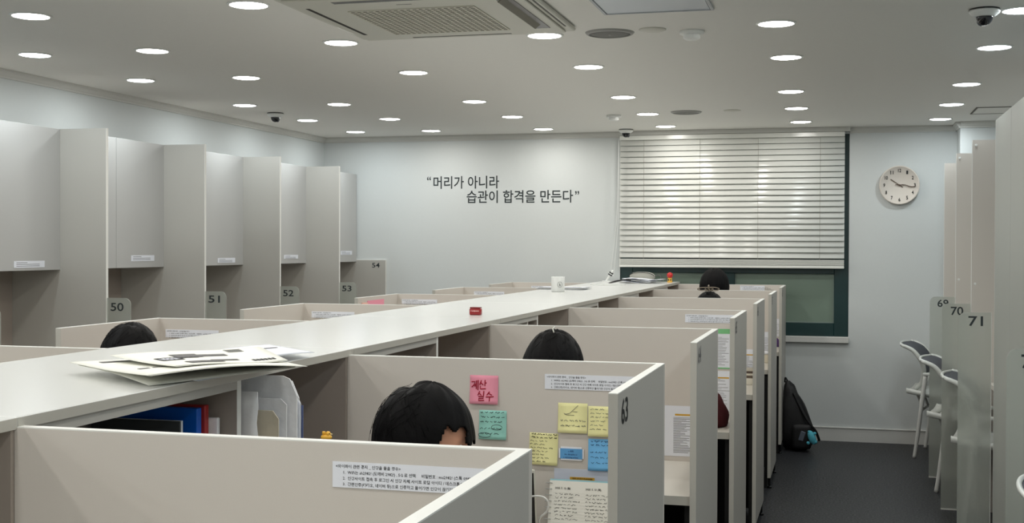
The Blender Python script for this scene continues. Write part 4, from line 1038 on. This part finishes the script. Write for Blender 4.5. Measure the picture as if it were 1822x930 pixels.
# flyers right of the mug
t = thing('flyer_stack', 'thin stack of curled flyers lying behind the mug', 'papers', (-1.68, 7.78, ZTOP))
ff = lambda u, v: Vector((-.20+.32*u+.0*v, -.12+.24*v, .002+.010*max(0, u-.75)*4*(u-.6)))
for k in range(3): fin(sheet_mesh(ff, 0, 1, 0, 1, .0015, 12, 4, dz=k*.004), 'flyer', (PAPER, CREAM, PAPER)[k], t, True)
fin(sheet_mesh(ff, .05, .9, .05, .35, .0003, 8, 3, dz=.0098), 'print', PRINTD, t)
# leaning box cutter / stand by the wall
t = thing('tape_dispenser', 'small white holder with dark clips leaning by the back wall end of the counter', 'holder', (-1.775, 9.58, ZTOP+.0003))
bm = bmesh.new(); bx(bm, -.035, .03, -.02, .02, 0, .008, .002); o = fin(bm, 'foot', PLAST, t)
bm = bmesh.new(); bx(bm, -.008, .008, -.012, .012, 0, .10, .003); o = fin(bm, 'arm', PLAST, t); o.location = (-.005, 0, .004); o.rotation_euler = (0, math.radians(32), 0)
for z in (.055, .072): 
    bm = bmesh.new(); bx(bm, -.016, .016, -.014, .014, 0, .008, .001); o = fin(bm, 'clip', PRINTD, t); o.location = (-.005+z*.53, 0, .004+z*.85); o.rotation_euler = (0, math.radians(32), 0)
# far end: grey cushion bag, white sheets, cable, figurine
bm = bmesh.new(); bmesh.ops.create_uvsphere(bm, u_segments=32, v_segments=20, radius=1)
for v in bm.verts:
    x, y, z = v.co; sx = math.copysign(abs(x)**.6, x); sz = math.copysign(abs(z)**.7, z)
    v.co = Vector((-1.515+sx*.100, 9.70+y*.06, ZTOP+.040+sz*.038*(1-.25*x*x)))
    v.co.z = max(v.co.z, ZTOP+.0005)
cu = thing('bag', 'grey zipped pouch on the far end of the counter by the window', 'bag', (-1.515, 9.70, ZTOP))
bmesh.ops.translate(bm, vec=-cu.location, verts=bm.verts); fin(bm, 'pouch_body', mat('grey_nylon', (168, 168, 160), .6, .3, .05, 100), cu, True)
bm = bmesh.new(); tube(bm, [(.098*math.cos(a), -.052, .044+.030*math.sin(a)) for a in [k*pi/12 for k in range(13)]], .0025, 5); fin(bm, 'zip', PRINTD, cu)
bm = bmesh.new(); tube(bm, spline([(.09, -.01, .04), (.13, -.01, .055), (.15, -.01, .03), (.155, -.01, .004)], 5), .0035, 6); fin(bm, 'strap', PRINTG, cu, True)
t = thing('loose_papers', 'crumpled white papers in front of the grey pouch', 'papers', (-1.50, 9.35, ZTOP))
for k in range(4):
    a = R.uniform(-.3, .3); fk = lambda u, v, k=k, a=a: Vector(((u-.5)*.26*math.cos(a)-(v-.5)*.2*math.sin(a)+.02*k, (u-.5)*.26*math.sin(a)+(v-.5)*.2*math.cos(a)+.02*k, .001+.007*k+.006*abs(math.sin(u*5+k))+.014*(1-u)**3))
    fin(sheet_mesh(fk, 0, 1, 0, 1, .0012, 14, 8), 'sheet', PAPER, t, True)
bm = bmesh.new(); tube(bm, spline([(-1.66, 9.05, ZTOP+.005), (-1.60, 8.98, ZTOP+.022), (-1.54, 9.02, ZTOP+.030), (-1.50, 9.06, ZTOP+.03), (-1.53, 9.12, ZTOP+.034), (-1.60, 9.1, ZTOP+.02), (-1.66, 9.05, ZTOP+.005)], 6), .005, 7)
tag(fin(bm, 'coiled_cable', BLACKP, None, True), 'black coiled cable on the white papers at the far end of the counter', 'cable')
bm = bmesh.new(); tube(bm, spline([(-1.74, 8.75, ZTOP+.004), (-1.66, 8.62, ZTOP+.004), (-1.56, 8.66, ZTOP+.004), (-1.50, 8.80, ZTOP+.004), (-1.58, 8.93, ZTOP+.004), (-1.70, 8.90, ZTOP+.004), (-1.74, 8.75, ZTOP+.004)], 6), .0035, 6)
tag(fin(bm, 'white_cable', PLAST, None, True), 'white cable looped on the glossy counter near the window', 'cable')
t = thing('figurine', 'small figurine with a red round top and yellow base by the window', 'figurine', (-1.283, 9.58, ZTOP+.0003))
for nm, m, pr in (('base', mat('figurine_yellow', (232, 180, 70), .4), [(0, 0), (.020, 0), (.021, .004), (.017, .010), (.016, .030), (.018, .034), (0, .034)]), ('round_top', mat('figurine_red', (196, 36, 34), .25, .6), [(0, .030)]+[(.0235*math.sin(a), .055-.0235*math.cos(a)) for a in [k*pi/12 for k in range(1, 12)]]+[(0, .0785)])):
    bm = bmesh.new(); lathe(bm, pr, 24); fin(bm, nm, m, t, True)
for s in (-1, 1):
    bm = bmesh.new(); bx(bm, s*.008-.003, s*.008+.003, -.0185, -.0165, .014, .026); fin(bm, 'eye', PRINTD, t)
# pink and yellow papers in the left row
t = thing('pink_paper', 'pink paper hung inside the left cubicle return panel', 'paper', (-2.574, LY[3]-.40, 1.075)); box('sheet', PINK, 0, .002, -.10, .16, -.05, .098, t)
o = box('sheet', mat('salmon_paper', (240, 186, 170), .7), .002, .012, -.19, -.12, -.05, .09, t)
t = thing('yellow_notes', 'folded yellow notes sticking up in the left row beside the counter', 'paper', (-2.14, LY[3]-.02, 1.10))
bm = bmesh.new()
for k in range(2): bx(bm, -.03+k*.028, -.008+k*.028, -.001, .0, .0, .03+.02*k)
fin(bm, 'note_sheet', YELL, t); box('note_sheet', YELL, -.03, .045, -.0009, 0, -.05, .0, t)

# ------------------------------------------------------------------ backpack at the far cubicle
bp = thing('backpack', 'black backpack slumped on the floor against the last cubicle with a blue plush charm', 'backpack', (-.33, 9.38, 0))
BK = mat('black_nylon', (11, 11, 13), .6, .4, .3, 60, bump=.6, bscale=40)
bm = bmesh.new(); bmesh.ops.create_uvsphere(bm, u_segments=40, v_segments=30, radius=1)
for v in bm.verts:
    x, y, z = v.co; k = 1+.05*noise.noise(v.co*2.5)
    sx = math.copysign(abs(x)**.7, x); sz = math.copysign(abs(z)**.75, z); h = (sz+1)/2
    hw = .150*(1-h)**.75+.030; cx = .01-.058*h
    v.co = Vector((cx+sx*hw*k, y*.12*k*(1-.45*h), h*.50*k if h > .02 else 0.0))
    v.co.x = max(v.co.x, -.082)
fin(bm, 'bag_body', BK, bp, True)
bm = bmesh.new(); tube(bm, spline([(-.075, 0, .49), (-.07, -.01, .525), (-.055, -.01, .50), (-.045, 0, .475)], 5), .006, 6); fin(bm, 'top_handle', BK, bp, True)
bm = bmesh.new(); tube(bm, spline([(-.01, -.06, .42), (.05, -.085, .30), (.10, -.10, .215), (.15, -.09, .15), (.175, -.06, .08)], 5), .010, 6); fin(bm, 'shoulder_strap', BK, bp, True)
bm = bmesh.new(); bx(bm, -.02, .12, -.145, -.085, .02, .20, .03, 3); fin(bm, 'front_pocket', BK, bp, True)
bm = bmesh.new(); bx(bm, .0, .035, -.150, -.144, .095, .165, .003); o = fin(bm, 'mesh_label', mat('faded_blue_label', (84, 92, 104), .6), bp); o.rotation_euler = (0, .3, 0)
PL = mat('blue_plush', (86, 172, 190), .9, .2, .1, 300, bump=.5, bscale=300)
bm = bmesh.new(); bmesh.ops.create_uvsphere(bm, u_segments=20, v_segments=14, radius=1)
for v in bm.verts: v.co = Vector((v.co.x*.028+.125+.014*v.co.z*-1, v.co.y*.024-.165, v.co.z*.050+.115))
for cx, cz, rr_ in ((.100, .075, .013), (.150, .085, .014), (.145, .145, .012), (.105, .155, .011)):
    bmesh.ops.create_uvsphere(bm, u_segments=12, v_segments=8, radius=rr_, matrix=Matrix.Translation((cx, -.168, cz)))
fin(bm, 'plush_charm', PL, bp, True)['label'] = 'small blue plush charm'

bpy.context.view_layer.update()
